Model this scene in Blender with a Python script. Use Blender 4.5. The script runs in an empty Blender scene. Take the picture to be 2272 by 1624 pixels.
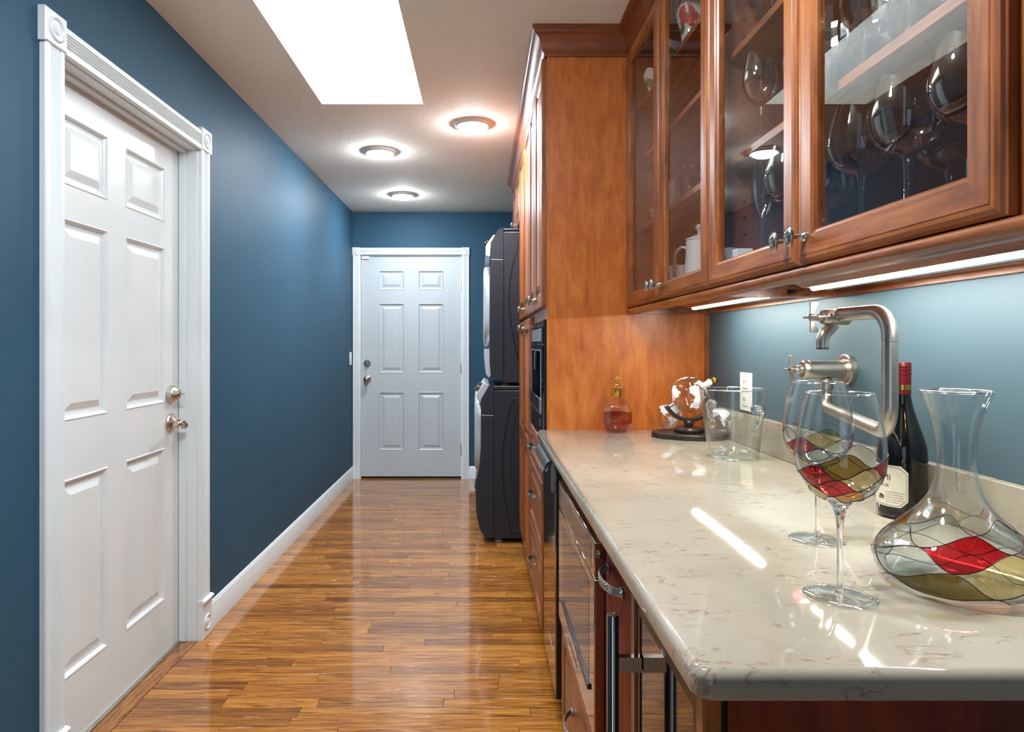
import bpy, bmesh, math, random
from mathutils import Vector, Matrix
random.seed(7)
PI = math.pi
SC = bpy.context.scene
COL = SC.collection

# ------------------------------------------------------------------ camera
FPX, EYE = 1457.0, 1.233
cam_data = bpy.data.cameras.new('camera')
cam_data.sensor_width = 36.0
cam_data.lens = FPX / 2272.0 * 36.0
cam_data.shift_x = 68 / 2272.0
cam_data.shift_y = -49 / 2272.0
cam_data.clip_start = 0.02
cam = bpy.data.objects.new('camera', cam_data)
cam.location = (0, 0, EYE)
cam.rotation_euler = (PI / 2, 0, 0)
COL.objects.link(cam)
SC.camera = cam

# ------------------------------------------------------------------ light levels
WORLD_COL, WORLD_STR = (0.60, 0.78, 1.0), 0.4       # overcast daylight outside
SKY_PANE = 3.2            # skylight diffuser
LAMP = 88                # recessed lamp lenses
LED = 33                 # under-cabinet light bars
SC.view_settings.view_transform = 'Standard'
SC.view_settings.look = 'None'
SC.view_settings.gamma = 1.0
SC.view_settings.use_curve_mapping = False
SC.view_settings.exposure = 2.0
SC.cycles.max_bounces = 14
SC.cycles.diffuse_bounces = 6
SC.cycles.glossy_bounces = 8
SC.cycles.transmission_bounces = 14
SC.cycles.transparent_max_bounces = 32
SC.cycles.sample_clamp_indirect = 6.0
SC.cycles.blur_glossy = 0.6
w = bpy.data.worlds.new('world')
SC.world = w
w.use_nodes = True
w.node_tree.nodes['Background'].inputs['Color'].default_value = (*WORLD_COL, 1)
w.node_tree.nodes['Background'].inputs['Strength'].default_value = WORLD_STR

# ------------------------------------------------------------------ mesh helpers
class MB:
    def __init__(s):
        s.v = []; s.f = []; s.m = []
    def add(s, verts, faces, mi=0):
        o = len(s.v)
        s.v += [tuple(p) for p in verts]
        s.f += [tuple(i + o for i in f) for f in faces]
        s.m += [mi] * len(faces)
        return s
    def box(s, x0, x1, y0, y1, z0, z1, mi=0):
        return s.add([(x0,y0,z0),(x1,y0,z0),(x1,y1,z0),(x0,y1,z0),(x0,y0,z1),(x1,y0,z1),(x1,y1,z1),(x0,y1,z1)],
              [(0,3,2,1),(4,5,6,7),(0,1,5,4),(1,2,6,5),(2,3,7,6),(3,0,4,7)], mi)
    def lathe(s, prof, n=32, c=(0,0,0), M=None, mi=0, closed=False, a0=0.0):
        # prof: list of (r, h); axis +Z, or the axis of rotation matrix M
        vs = []; idx = []
        for r, h in prof:
            row = []
            if r < 1e-7:
                row = [len(vs)] * n; vs.append((0, 0, h))
            else:
                for k in range(n):
                    a = a0 + 2 * PI * k / n
                    row.append(len(vs)); vs.append((r * math.cos(a), r * math.sin(a), h))
            idx.append(row)
        fs = []
        m = len(idx)
        for i in range(m if closed else m - 1):
            A = idx[i]; B = idx[(i + 1) % m]
            for k in range(n):
                l = (k + 1) % n
                q = [A[k], A[l], B[l], B[k]]
                q2 = []
                for t in q:
                    if t not in q2: q2.append(t)
                if len(q2) > 2: fs.append(tuple(q2))
        if M is not None: vs = [M @ Vector(p) for p in vs]
        c = Vector(c)
        return s.add([Vector(p) + c for p in vs], fs, mi)
    def tube(s, pts, r, n=12, caps=True, mi=0, flat=None):
        # r: number or list; flat=(a,b): elliptical/rectangular section scale along (side, up)
        pts = [Vector(p) for p in pts]
        N = len(pts)
        rs = r if isinstance(r, (list, tuple)) else [r] * N
        T = []
        for i in range(N):
            a = pts[max(i - 1, 0)]; b = pts[min(i + 1, N - 1)]
            T.append((b - a).normalized())
        up = Vector((0, 0, 1)) if abs(T[0].z) < 0.9 else Vector((0, 1, 0))
        vs = []
        for i in range(N):
            side = T[i].cross(up)
            if side.length < 1e-5: side = T[i].orthogonal()
            side.normalize(); up = side.cross(T[i]).normalized()
            for k in range(n):
                a = 2 * PI * k / n
                cx, cy = math.cos(a), math.sin(a)
                if flat: cx *= flat[0]; cy *= flat[1]
                vs.append(pts[i] + (side * cx + up * cy) * rs[i])
        fs = []
        for i in range(N - 1):
            for k in range(n):
                l = (k + 1) % n
                fs.append((i*n+k, i*n+l, (i+1)*n+l, (i+1)*n+k))
        if caps:
            fs.append(tuple(range(n))[::-1]); fs.append(tuple((N-1)*n + k for k in range(n)))
        return s.add(vs, fs, mi)
    def prism(s, poly, fn, t0, t1, mi=0):
        n = len(poly)
        vs = [fn(a, b, t0) for a, b in poly] + [fn(a, b, t1) for a, b in poly]
        fs = [(i, (i+1) % n, n + (i+1) % n, n + i) for i in range(n)]
        fs += [tuple(range(n))[::-1], tuple(range(n, 2*n))]
        return s.add(vs, fs, mi)
    def loft(s, loops, cap0=True, cap1=True, mi=0, closed=True):
        n = len(loops[0]); vs = [p for l in loops for p in l]; fs = []
        for i in range(len(loops) - 1):
            for k in range(n if closed else n - 1):
                l = (k + 1) % n
                fs.append((i*n+k, i*n+l, (i+1)*n+l, (i+1)*n+k))
        if cap0: fs.append(tuple(range(n))[::-1])
        if cap1: fs.append(tuple((len(loops)-1)*n + k for k in range(n)))
        return s.add(vs, fs, mi)
    def nested(s, u0, u1, v0, v1, steps, P, cap=True, close=False, mis=(0, 0, 0)):
        # rings of a rectangle: steps = (inset, depth). mis = material of (horizontal, vertical, cap)
        vs = []; fs = []; ms = []
        for ins, d in steps:
            for (u, v) in ((u0+ins, v0+ins), (u1-ins, v0+ins), (u1-ins, v1-ins), (u0+ins, v1-ins)):
                vs.append(P(u, v, d))
        n = len(steps)
        for i in range(n if close else n - 1):
            j = (i + 1) % n
            for k in range(4):
                l = (k + 1) % 4
                fs.append((i*4+k, i*4+l, j*4+l, j*4+k)); ms.append(mis[0] if k % 2 == 0 else mis[1])
        if cap:
            fs.append(tuple((n-1)*4 + k for k in range(4))); ms.append(mis[2])
        o = len(s.v)
        s.v += [tuple(p) for p in vs]; s.f += [tuple(i+o for i in f) for f in fs]; s.m += ms
        return s
    def sphere(s, c, r, n=20, sc=(1,1,1), mi=0, M=None):
        prof = [(math.sin(PI*i/(n//2))*r if 0 < i < n//2 else 0.0, -math.cos(PI*i/(n//2))*r) for i in range(n//2+1)]
        S = Matrix.Diagonal(Vector(sc)).to_3x3()
        if M is not None: S = M @ S
        return s.lathe(prof, n, c, S, mi)

def mesh_of(name, mb, mats, smooth=None, recalc=True):
    me = bpy.data.meshes.new(name)
    me.from_pydata([tuple(p) for p in mb.v], [], mb.f)
    for m in (mats if isinstance(mats, (list, tuple)) else [mats]): me.materials.append(m)
    if any(mb.m): me.polygons.foreach_set('material_index', mb.m)
    if recalc:
        bm = bmesh.new(); bm.from_mesh(me)
        bmesh.ops.recalc_face_normals(bm, faces=bm.faces)
        bm.to_mesh(me); bm.free()
    if smooth is not None:
        me.polygons.foreach_set('use_smooth', [True] * len(me.polygons))
        me.set_sharp_from_angle(angle=math.radians(smooth))
    me.update()
    return me

def wloc(o):
    l = Vector((0, 0, 0))
    while o is not None:
        l += o.location; o = o.parent
    return l

def obj(name, mb, mats, parent=None, smooth=None, bevel=0, segs=2, recalc=True, origin=None):
    """link mb as ONE mesh object; vertices are given in room coordinates, the origin moves to the middle."""
    vs = mb.v
    if origin is None:
        lo = [min(p[i] for p in vs) for i in range(3)]; hi = [max(p[i] for p in vs) for i in range(3)]
        origin = [(lo[i] + hi[i]) / 2 for i in range(3)]
    o3 = Vector(origin)
    mb.v = [(p[0]-o3.x, p[1]-o3.y, p[2]-o3.z) for p in vs]
    o = bpy.data.objects.new(name, mesh_of(name, mb, mats, smooth, recalc))
    COL.objects.link(o)
    if parent is not None:
        o.parent = parent; o.location = o3 - wloc(parent)
    else: o.location = o3
    if bevel:
        b = o.modifiers.new('bevel', 'BEVEL'); b.width = bevel; b.segments = segs
        b.limit_method = 'ANGLE'; b.angle_limit = math.radians(35)
        o.data.polygons.foreach_set('use_smooth', [True] * len(o.data.polygons))
        o.data.set_sharp_from_angle(angle=math.radians(35 if segs < 3 else 60))
    return o

def tag(o, label, cat, group=None):
    o['label'] = label; o['category'] = cat
    if group: o['group'] = group
    return o
def thing(name, label, cat, loc=(0, 0, 0), group=None):
    o = bpy.data.objects.new(name, None); COL.objects.link(o)
    o.location = loc; o.empty_display_size = 0.05
    return tag(o, label, cat, group)
def struct(o):
    o['kind'] = 'structure'; return o
def structure(name, loc=(0, 0, 0)):
    o = bpy.data.objects.new(name, None); COL.objects.link(o); o.location = loc
    return struct(o)
def copy_tree(o, parent=None):
    c = o.copy(); COL.objects.link(c)
    if parent is not None: c.parent = parent
    for ch in list(o.children): copy_tree(ch, c)
    return c
def spline(cp, n=8):
    """Catmull-Rom through control points (any dimension)"""
    cp = [tuple(map(float, p)) for p in cp]; out = []
    P = [tuple(2*a-b for a, b in zip(cp[0], cp[1]))] + cp + [tuple(2*a-b for a, b in zip(cp[-1], cp[-2]))]
    for i in range(1, len(P) - 2):
        for k in range(n):
            t = k / n
            out.append(tuple(0.5*((2*b) + (-a+c)*t + (2*a-5*b+4*c-d)*t*t + (-a+3*b-3*c+d)*t**3)
                             for a, b, c, d in zip(P[i-1], P[i], P[i+1], P[i+2])))
    out.append(cp[-1])
    return out
def rotM(axis, ang): return Matrix.Rotation(ang, 3, axis)
AX_MX = Matrix(((0, 0, -1), (0, 1, 0), (1, 0, 0)))     # lathe axis +Z -> -X
AX_PX = Matrix(((0, 0, 1), (0, 1, 0), (-1, 0, 0)))     # -> +X
AX_MY = Matrix(((1, 0, 0), (0, 0, -1), (0, 1, 0)))     # -> -Y

# ------------------------------------------------------------------ material helpers
def s2l(c):
    return tuple(((x/255)/12.92 if x/255 <= 0.04045 else (((x/255)+0.055)/1.055)**2.4) for x in c) + (1.0,)
class NT:
    def __init__(s, name):
        s.mat = bpy.data.materials.new(name); s.mat.use_nodes = True
        s.t = s.mat.node_tree; s.t.nodes.clear()
        s.out = s.n('ShaderNodeOutputMaterial')
    def n(s, typ, **kw):
        nd = s.t.nodes.new(typ)
        for k, v in kw.items(): setattr(nd, k, v)
        return nd
    def l(s, a, b): s.t.links.new(a, b)
    def coords(s, scale=(1, 1, 1), rnd=True):
        tc = s.n('ShaderNodeTexCoord'); mp = s.n('ShaderNodeMapping'); mp.inputs['Scale'].default_value = scale
        if rnd:
            oi = s.n('ShaderNodeObjectInfo'); ml = s.n('ShaderNodeMath', operation='MULTIPLY'); ml.inputs[1].default_value = 57.3
            s.l(oi.outputs['Random'], ml.inputs[0])
            ad = s.n('ShaderNodeVectorMath', operation='ADD'); s.l(tc.outputs['Object'], ad.inputs[0]); s.l(ml.outputs[0], ad.inputs[1])
            s.l(ad.outputs[0], mp.inputs['Vector'])
        else: s.l(tc.outputs['Object'], mp.inputs['Vector'])
        return mp.outputs['Vector']
    def noise(s, vec, scale, detail=4, rough=0.55, dist=0.0):
        nz = s.n('ShaderNodeTexNoise'); nz.inputs['Scale'].default_value = scale; nz.inputs['Detail'].default_value = detail
        nz.inputs['Roughness'].default_value = rough; nz.inputs['Distortion'].default_value = dist
        s.l(vec, nz.inputs['Vector']); return nz.outputs['Fac']
    def ramp(s, fac, stops, interp='LINEAR'):
        r = s.n('ShaderNodeValToRGB'); cr = r.color_ramp; cr.interpolation = interp
        while len(cr.elements) < len(stops): cr.elements.new(0.5)
        for e, (p, c) in zip(cr.elements, stops): e.position = p; e.color = c
        s.l(fac, r.inputs[0]); return r.outputs[0]
    def mix(s, fac, a, b, blend='MIX'):
        m = s.n('ShaderNodeMix', data_type='RGBA', blend_type=blend)
        for inp, val in ((m.inputs['Factor'], fac), (m.inputs['A'], a), (m.inputs['B'], b)):
            if hasattr(val, 'links'): s.l(val, inp)
            else: inp.default_value = val
        return m.outputs['Result']
    def bsdf(s, col, rough=0.5, metal=0.0, spec=0.5, coat=0.0, coat_rough=0.05, ior=1.5):
        b = s.n('ShaderNodeBsdfPrincipled')
        if hasattr(col, 'links'): s.l(col, b.inputs['Base Color'])
        else: b.inputs['Base Color'].default_value = col
        if hasattr(rough, 'links'): s.l(rough, b.inputs['Roughness'])
        else: b.inputs['Roughness'].default_value = rough
        b.inputs['Metallic'].default_value = metal
        b.inputs['Specular IOR Level'].default_value = spec
        b.inputs['IOR'].default_value = ior
        b.inputs['Coat Weight'].default_value = coat; b.inputs['Coat Roughness'].default_value = coat_rough
        s.l(b.outputs[0], s.out.inputs['Surface']); s.b = b
        return b
    def bump(s, h, strength=0.2, dist=0.002):
        bp = s.n('ShaderNodeBump'); bp.inputs['Strength'].default_value = strength; bp.inputs['Distance'].default_value = dist
        s.l(h, bp.inputs['Height']); s.l(bp.outputs[0], s.b.inputs['Normal']); return bp

def plain(name, rgb, rough=0.5, metal=0.0, spec=0.5, coat=0.0, mott=0.0, mscale=6.0, bump=0.0, bscale=200.0, ior=1.5):
    t = NT(name); col = s2l(rgb)
    vec = t.coords()
    if mott:
        f = t.noise(vec, mscale, 3)
        d = tuple(x * (1 - mott) for x in col[:3]) + (1,); u = tuple(min(1, x * (1 + mott)) for x in col[:3]) + (1,)
        col = t.ramp(f, [(0.3, d), (0.7, u)])
    t.bsdf(col, rough, metal, spec, coat, ior=ior)
    if bump: t.bump(t.noise(vec, bscale, 2), bump, 0.001)
    return t.mat
def wood(name, axis, tones, rough=0.34, coat=0.06, streak=0.5, blotch=0.35, bscale=1.6, width=0.25):
    t = NT(name)
    sc = [11.0, 11.0, 11.0]; sc['xyz'.index(axis)] = 0.9
    fine = t.noise(t.coords(tuple(sc)), 5.0, 6, 0.6, 0.6)
    bl = [7.0, 7.0, 7.0]; bl['xyz'.index(axis)] = 2.4
    big = t.noise(t.coords(tuple(bl)), bscale, 5, 0.62, 0.3)
    add = t.n('ShaderNodeMath', operation='MULTIPLY'); add.inputs[1].default_value = streak; t.l(fine, add.inputs[0])
    ad2 = t.n('ShaderNodeMath', operation='MULTIPLY_ADD'); ad2.inputs[1].default_value = blotch * 2; t.l(big, ad2.inputs[0]); t.l(add.outputs[0], ad2.inputs[2])
    tot = streak * 0.5 + blotch
    col = t.ramp(ad2.outputs[0], [(tot - width, s2l(tones[0])), (tot, s2l(tones[1])), (tot + width, s2l(tones[2]))])
    t.bsdf(col, rough, 0, 0.5, coat, 0.12)
    t.bump(fine, 0.05, 0.001)
    return t.mat
def emit(name, rgb, strength):
    t = NT(name); e = t.n('ShaderNodeEmission'); e.inputs[0].default_value = s2l(rgb); e.inputs[1].default_value = strength
    t.l(e.outputs[0], t.out.inputs['Surface']); return t.mat
def thin_glass(name, tint=(1, 1, 1), edge=(0.72, 0.75, 0.74), refl=1.0, base=0.045, power=4.0, rough=0.0, emax=2.5):
    """a thin wall of glass: tinted see-through plus a mirror layer that grows towards grazing angles"""
    t = NT(name)
    lw = t.n('ShaderNodeLayerWeight'); lw.inputs['Blend'].default_value = 0.5
    pw = t.n('ShaderNodeMath', operation='POWER'); t.l(lw.outputs['Facing'], pw.inputs[0]); pw.inputs[1].default_value = power
    ma = t.n('ShaderNodeMath', operation='MULTIPLY_ADD'); t.l(pw.outputs[0], ma.inputs[0])
    ma.inputs[1].default_value = refl * (1 - base); ma.inputs[2].default_value = base; ma.use_clamp = True
    p2 = t.n('ShaderNodeMath', operation='POWER'); t.l(lw.outputs['Facing'], p2.inputs[0]); p2.inputs[1].default_value = emax
    col = t.mix(p2.outputs[0], (*tint, 1), tuple(a*b for a, b in zip(tint, edge)) + (1,))
    tr = t.n('ShaderNodeBsdfTransparent'); t.l(col, tr.inputs[0])
    gl = t.n('ShaderNodeBsdfGlossy'); gl.inputs['Roughness'].default_value = rough; gl.inputs['Color'].default_value = (0.96, 0.98, 0.98, 1)
    mx = t.n('ShaderNodeMixShader'); t.l(ma.outputs[0], mx.inputs[0]); t.l(tr.outputs[0], mx.inputs[1]); t.l(gl.outputs[0], mx.inputs[2])
    t.l(mx.outputs[0], t.out.inputs['Surface']); return t.mat
def solid_glass(name, col=(1, 1, 1), ior=1.5):
    t = NT(name); g = t.n('ShaderNodeBsdfGlass'); g.inputs['Color'].default_value = (*col, 1)
    g.inputs['Roughness'].default_value = 0.0; g.inputs['IOR'].default_value = ior
    t.l(g.outputs[0], t.out.inputs['Surface']); return t.mat

M = {}
M['wall'] = plain('blue_wall_paint', (50, 84, 105), 0.55, spec=0.12, mott=0.04, mscale=2.0, bump=0.12, bscale=260)
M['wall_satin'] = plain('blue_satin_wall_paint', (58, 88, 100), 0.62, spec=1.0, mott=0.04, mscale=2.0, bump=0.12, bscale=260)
M['ceiling'] = plain('ceiling_texture', (246, 244, 232), 0.8, bump=1.0, bscale=70)
M['white'] = plain('white_trim_paint', (222, 230, 232), 0.3, mott=0.015, mscale=5)
def grained_paint():
    t = NT('white_door_paint')
    g = t.noise(t.coords((26, 26, 1.6)), 4.0, 5, 0.6, 1.2)
    t.bsdf(t.ramp(t.noise(t.coords(), 3.0, 3), [(0.3, s2l((214, 224, 226))), (0.7, s2l((224, 231, 233)))]), 0.27)
    t.bump(g, 0.16, 0.0015)
    return t.mat
M['white_door'] = grained_paint()
M['white_door_greyed'] = plain('far_door_greyed_white', (188, 198, 202), 0.32, mott=0.02, mscale=3)  # door white, greyed in the colour to offset overexposure from the lamps
M['shaft'] = plain('skylight_shaft_paint', (240, 242, 242), 0.7, mott=0.01)
T1 = ((88, 42, 15), (136, 74, 29), (168, 102, 48))
T2 = ((152, 74, 18), (184, 99, 32), (206, 126, 54))
for a in 'xyz':
    M['wood_' + a] = wood('stained_maple_' + a, a, T1, streak=0.75, blotch=0.3, width=0.19)
    M['panel_' + a] = wood('stained_panel_' + a, a, T2, rough=0.36, coat=0.0, streak=0.42, blotch=0.42, bscale=3.4)
M['wood_dark'] = wood('stained_crown', 'y', ((88, 40, 15), (122, 60, 26), (148, 82, 40)), rough=0.4, coat=0)
M['wood_dark_x'] = wood('stained_crown_x', 'x', ((88, 40, 15), (122, 60, 26), (148, 82, 40)), rough=0.4, coat=0)
M['wood_red'] = wood('shaded_end_panel', 'z', ((84, 24, 12), (116, 40, 18), (142, 60, 28)), rough=0.36, coat=0.1, streak=0.28, blotch=0.5)  # maple with the shade of end panel and pull-out put into its tones
M['wood_in'] = wood('cabinet_interior', 'z', ((92, 52, 34), (112, 66, 44), (130, 82, 56)), rough=0.45, coat=0)
M['steel'] = plain('polished_steel', (176, 158, 138), 0.06, 1.0, mott=0.03)
M['nickel'] = plain('brushed_nickel', (196, 188, 176), 0.33, 1.0, mott=0.06, mscale=40)
M['pewter'] = plain('pewter', (172, 176, 172), 0.28, 1.0, mott=0.12, mscale=120)
M['black'] = plain('black_plastic', (14, 14, 16), 0.3, mott=0.1)
M['blackgloss'] = plain('black_glass', (10, 9, 9), 0.04, 0, 0.9, mott=0.05, ior=1.9)
M['washer'] = plain('graphite_enamel', (44, 47, 53), 0.3, 0.35, mott=0.05, mscale=3)
M['washer_light'] = plain('silver_plastic', (186, 192, 196), 0.32, 0.25, mott=0.03)
M['gold'] = plain('gold_metal', (222, 178, 74), 0.2, 1.0, mott=0.1, mscale=90)
M['dkwood'] = plain('espresso_wood', (46, 32, 28), 0.32, mott=0.2, mscale=30)
M['dark_gap'] = plain('shadow_gap_lining', (16, 10, 8), 0.8, mott=0.1)
M['paper'] = plain('label_paper', (214, 208, 186), 0.6, mott=0.04, mscale=20)
M['ink'] = plain('brown_ink', (96, 52, 38), 0.6, mott=0.1)
M['capsule'] = plain('red_capsule', (92, 8, 14), 0.34, 0.1, mott=0.08, mscale=60)
M['bottle'] = plain('dark_bottle_glass', (12, 13, 10), 0.05, 0, 0.7, mott=0.2)
M['ceramic'] = plain('white_ceramic', (226, 224, 216), 0.15, mott=0.02)
M['outlet'] = plain('outlet_plastic', (238, 238, 236), 0.3, mott=0.01)
M['pane'] = thin_glass('cabinet_pane', (0.93, 0.95, 0.95), (0.8, 0.8, 0.8), 1.0, 0.04, 4.8)
M['stem'] = thin_glass('thin_stemware', (0.97, 0.98, 0.98), (0.7, 0.74, 0.76), 1.0, 0.08, 1.9, emax=4.0)
M['crystal'] = thin_glass('cut_crystal', (0.92, 0.94, 0.94), (0.55, 0.6, 0.62), 1.0, 0.22, 1.4)
M['glass'] = solid_glass('clear_glass', (0.985, 0.995, 0.99), 1.47)
M['glass_green'] = thin_glass('bucket_glass', (0.975, 0.99, 0.98), (0.50, 0.60, 0.56), 0.9, 0.035, 3.0, emax=4.5)
M['decanter'] = thin_glass('decanter_glass', (0.985, 0.99, 0.99), (0.42, 0.45, 0.46), 0.9, 0.03, 3.2, emax=4.5)
M['milk'] = plain('frosted_glass', (196, 204, 200), 0.25, mott=0.03)
M['globe_glass'] = thin_glass('globe_glass', (0.97, 0.98, 0.97), (0.6, 0.6, 0.58), 0.9, 0.05, 3.5, emax=4)
M['whisky_bottle'] = thin_glass('bourbon_bottle_glass', (0.98, 0.97, 0.95), (0.66, 0.60, 0.54), 0.9, 0.07, 2.6, emax=4)
M['foot'] = thin_glass('glass_foot', (0.99, 0.995, 0.995), (0.9, 0.92, 0.92), 1.0, 0.06, 2.2)
M['rim'] = thin_glass('fire_polished_rim', (0.9, 0.92, 0.92), (0.8, 0.82, 0.82), 0.8, 0.30, 2.0)
M['frost'] = plain('etched_glass_land', (236, 238, 236), 0.5, mott=0.02)
M['lamp'] = emit('lamp_lens', (243, 248, 255), LAMP)
M['led'] = emit('led_diffuser', (255, 254, 246), LED)
M['sky'] = emit('skylight_diffuser', (244, 251, 252), SKY_PANE)
def tinted(name, c): return thin_glass(name, c, (0.85, 0.85, 0.85), 0.5, 0.05, 4)
M['t_red'] = tinted('stain_red', (0.60, 0.02, 0.03)); M['t_dkred'] = tinted('stain_deep_red', (0.42, 0.02, 0.03))
M['t_olive'] = tinted('stain_olive', (0.40, 0.28, 0.08)); M['t_amber'] = tinted('stain_amber', (0.84, 0.42, 0.12))
M['t_blue'] = tinted('stain_pale_blue', (0.84, 0.91, 0.91)); M['t_pink'] = tinted('stain_rose', (0.72, 0.48, 0.52))
M['t_yellow'] = tinted('stain_straw', (0.80, 0.70, 0.38))
M['lead'] = plain('lead_line', (24, 24, 26), 0.4, 0.3, mott=0.1)
M['whiskey'] = thin_glass('whiskey', (0.82, 0.36, 0.09), (0.5, 0.3, 0.2), 0.2, 0.03, 4)
M['poppy'] = plain('poppy_red', (196, 34, 30), 0.3, mott=0.15, mscale=60)
M['leaf'] = plain('leaf_green', (86, 124, 70), 0.3, mott=0.25, mscale=60)

def oak(name, rndcol=True, axis='x'):
    t = NT(name)
    sc = (1.3, 24.0, 24.0) if axis == 'x' else (24.0, 1.3, 24.0)
    g = t.noise(t.coords(sc), 3.2, 7, 0.65, 1.4)
    g2 = t.noise(t.coords((sc[0]*1.6, sc[1]*3.4, 30.0)), 3.0, 3, 0.6, 0.3)
    base = t.ramp(g, [(0.30, s2l((104, 60, 20))), (0.43, s2l((160, 104, 42))), (0.55, s2l((192, 134, 60))), (0.70, s2l((212, 156, 82)))])
    pore = t.ramp(g2, [(0.32, (0.34, 0.28, 0.24, 1)), (0.50, (1, 1, 1, 1))])
    col = t.mix(0.85, base, pore, 'MULTIPLY')
    oi = t.n('ShaderNodeObjectInfo')
    tone = t.ramp(oi.outputs['Random'], [(0.0, (0.52, 0.44, 0.38, 1)), (0.12, (0.64, 0.55, 0.48, 1)), (0.3, (0.82, 0.75, 0.66, 1)), (0.5, (0.98, 0.92, 0.78, 1)),
                 (0.66, (0.86, 0.74, 0.56, 1)), (0.82, (1.10, 1.03, 0.90, 1)), (1.0, (0.76, 0.62, 0.46, 1))])
    col = t.mix(1.0, col, tone, 'MULTIPLY')
    t.bsdf(col, 0.14, 0, 0.5, 0.6, 0.05)
    t.bump(g2, 0.08, 0.0006)
    return t.mat
M['oak_x'] = oak('oak_strip'); M['oak_y'] = oak('oak_border', axis='y')
def quartz():
    t = NT('beige_quartz')
    v = t.coords(rnd=False)
    cl = t.noise(v, 3.2, 4, 0.55, 0.4)
    base = t.ramp(cl, [(0.3, s2l((147, 139, 121))), (0.52, s2l((161, 153, 136))), (0.72, s2l((171, 164, 148)))])
    v2 = t.coords((7.0, 20.0, 12.0), rnd=False)
    vn = t.noise(v2, 1.7, 4, 0.55, 0.5)
    line = t.ramp(vn, [(0.480, (0, 0, 0, 1)), (0.498, (1, 1, 1, 1)), (0.502, (1, 1, 1, 1)), (0.520, (0, 0, 0, 1))])
    mk = t.ramp(t.noise(v, 16.0, 3, 0.6), [(0.48, (0, 0, 0, 1)), (0.60, (1, 1, 1, 1))])
    fac = t.n('ShaderNodeMath', operation='MULTIPLY'); t.l(line, fac.inputs[0]); t.l(mk, fac.inputs[1])
    f2 = t.n('ShaderNodeMath', operation='MULTIPLY'); t.l(fac.outputs[0], f2.inputs[0]); f2.inputs[1].default_value = 0.6
    col = t.mix(f2.outputs[0], base, s2l((104, 78, 50)))
    t.bsdf(col, 0.055, 0, 0.5)
    return t.mat
M['quartz'] = quartz()

# ------------------------------------------------------------------ room numbers (metres)
XL, XR, YF, ZC = -1.179, 0.878, 6.008, 2.441
YB = -1.6
SKX0, SKX1, SKY0, SKY1 = -0.803, -0.293, 1.95, 3.308

# ================================================================== STRUCTURE
# floor: slab, strips laid across the passage
fl = struct(obj('floor', MB().box(XL - 0.14, XR + 0.1, YB, YF + 0.12, -0.06, -0.0125), M['dark_gap']))
near = obj('near_field', MB().box(XL, XR, YB, 1.485, -0.0125, 0.0), M['oak_x'], fl)
ROW = 0.05715
y = 1.485
rows = []
k = 0
while y < YF - 0.01:
    y1 = min(y + ROW, YF)
    x = XL - random.uniform(0.0, 0.7)
    while x < 0.36:
        L = random.choice((0.38, 0.5, 0.62, 0.8, 0.95, 1.1)) * random.uniform(0.85, 1.15)
        a, b = max(x, XL), min(x + L, 0.36 if not 4.0 < y < 4.85 else 0.6)
        if b < x + L and b - a < 0.06: break
        if b - a > 0.02:
            obj('plank', MB().box(a + 0.0003, b - 0.0003, y + 0.0003, y1 - 0.0003, -0.0125, random.uniform(-0.0003, 0.0)), M['oak_x'], fl, bevel=0.0008, segs=1)
            k += 1
        x += L
    y = y1
print('planks', k)
obj('threshold_board', MB().box(-1.262, XL - 0.001, 1.838, 2.722, -0.0125, 0.002), M['oak_y'], fl, bevel=0.001, segs=1)

# ceiling with skylight opening
c = MB()
X0, X1, Y1c = XL - 0.12, XR + 0.1, YF + 0.12
c.box(X0, SKX0, YB, Y1c, ZC, ZC + 0.06).box(SKX1, X1, YB, Y1c, ZC, ZC + 0.06)
c.box(SKX0, SKX1, YB, SKY0, ZC, ZC + 0.06).box(SKX0, SKX1, SKY1, Y1c, ZC, ZC + 0.06)
struct(obj('ceiling', c, M['ceiling']))
# skylight: shaft, frame, pane
sk = structure('window_1', (SKX0, SKY0, ZC))
sh = MB(); zt = ZC + 0.48; e = 0.02
sh.box(SKX0 - e, SKX0, SKY0 - e, SKY1 + e, ZC + 0.061, zt).box(SKX1, SKX1 + e, SKY0 - e, SKY1 + e, ZC + 0.061, zt)
sh.box(SKX0, SKX1, SKY0 - e, SKY0, ZC + 0.061, zt).box(SKX0, SKX1, SKY1, SKY1 + e, ZC + 0.061, zt)
obj('shaft', sh, M['shaft'], sk)
fr = MB().nested(SKX0, SKX1, SKY0, SKY1, [(0, 0), (0, -0.04), (0.025, -0.04), (0.03, 0)], lambda u, v, d: (u, v, zt + d), cap=False, close=True)
obj('window_frame', fr, M['white'], sk)
obj('window_pane', MB().box(SKX0 + 0.005, SKX1 - 0.005, SKY0 + 0.005, SKY1 - 0.005, zt + 0.002, zt + 0.01), M['sky'], sk)

# walls
DY0, DY1, DZ = 1.838, 2.722, 2.036
wl = MB()
wl.box(XL - 0.12, XL, YB, DY0 - 0.012, 0, ZC).box(XL - 0.12, XL, DY1 + 0.012, YF, 0, ZC).box(XL - 0.12, XL, DY0 - 0.012, DY1 + 0.012, DZ + 0.012, ZC)
struct(obj('wall_left', wl, M['wall']))
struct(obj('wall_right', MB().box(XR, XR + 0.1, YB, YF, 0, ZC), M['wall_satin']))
FX0, FX1, FZ = -1.105, -0.181, 2.041
wf = MB()
wf.box(XL - 0.12, FX0 - 0.012, YF, YF + 0.12, 0, ZC).box(FX1 + 0.012, XR + 0.1, YF, YF + 0.12, 0, ZC).box(FX0 - 0.012, FX1 + 0.012, YF, YF + 0.12, FZ + 0.012, ZC)
struct(obj('wall_far', wf, M['wall']))
wb = MB()      # wall behind the photographer, with a wide opening to the daylit room
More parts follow.
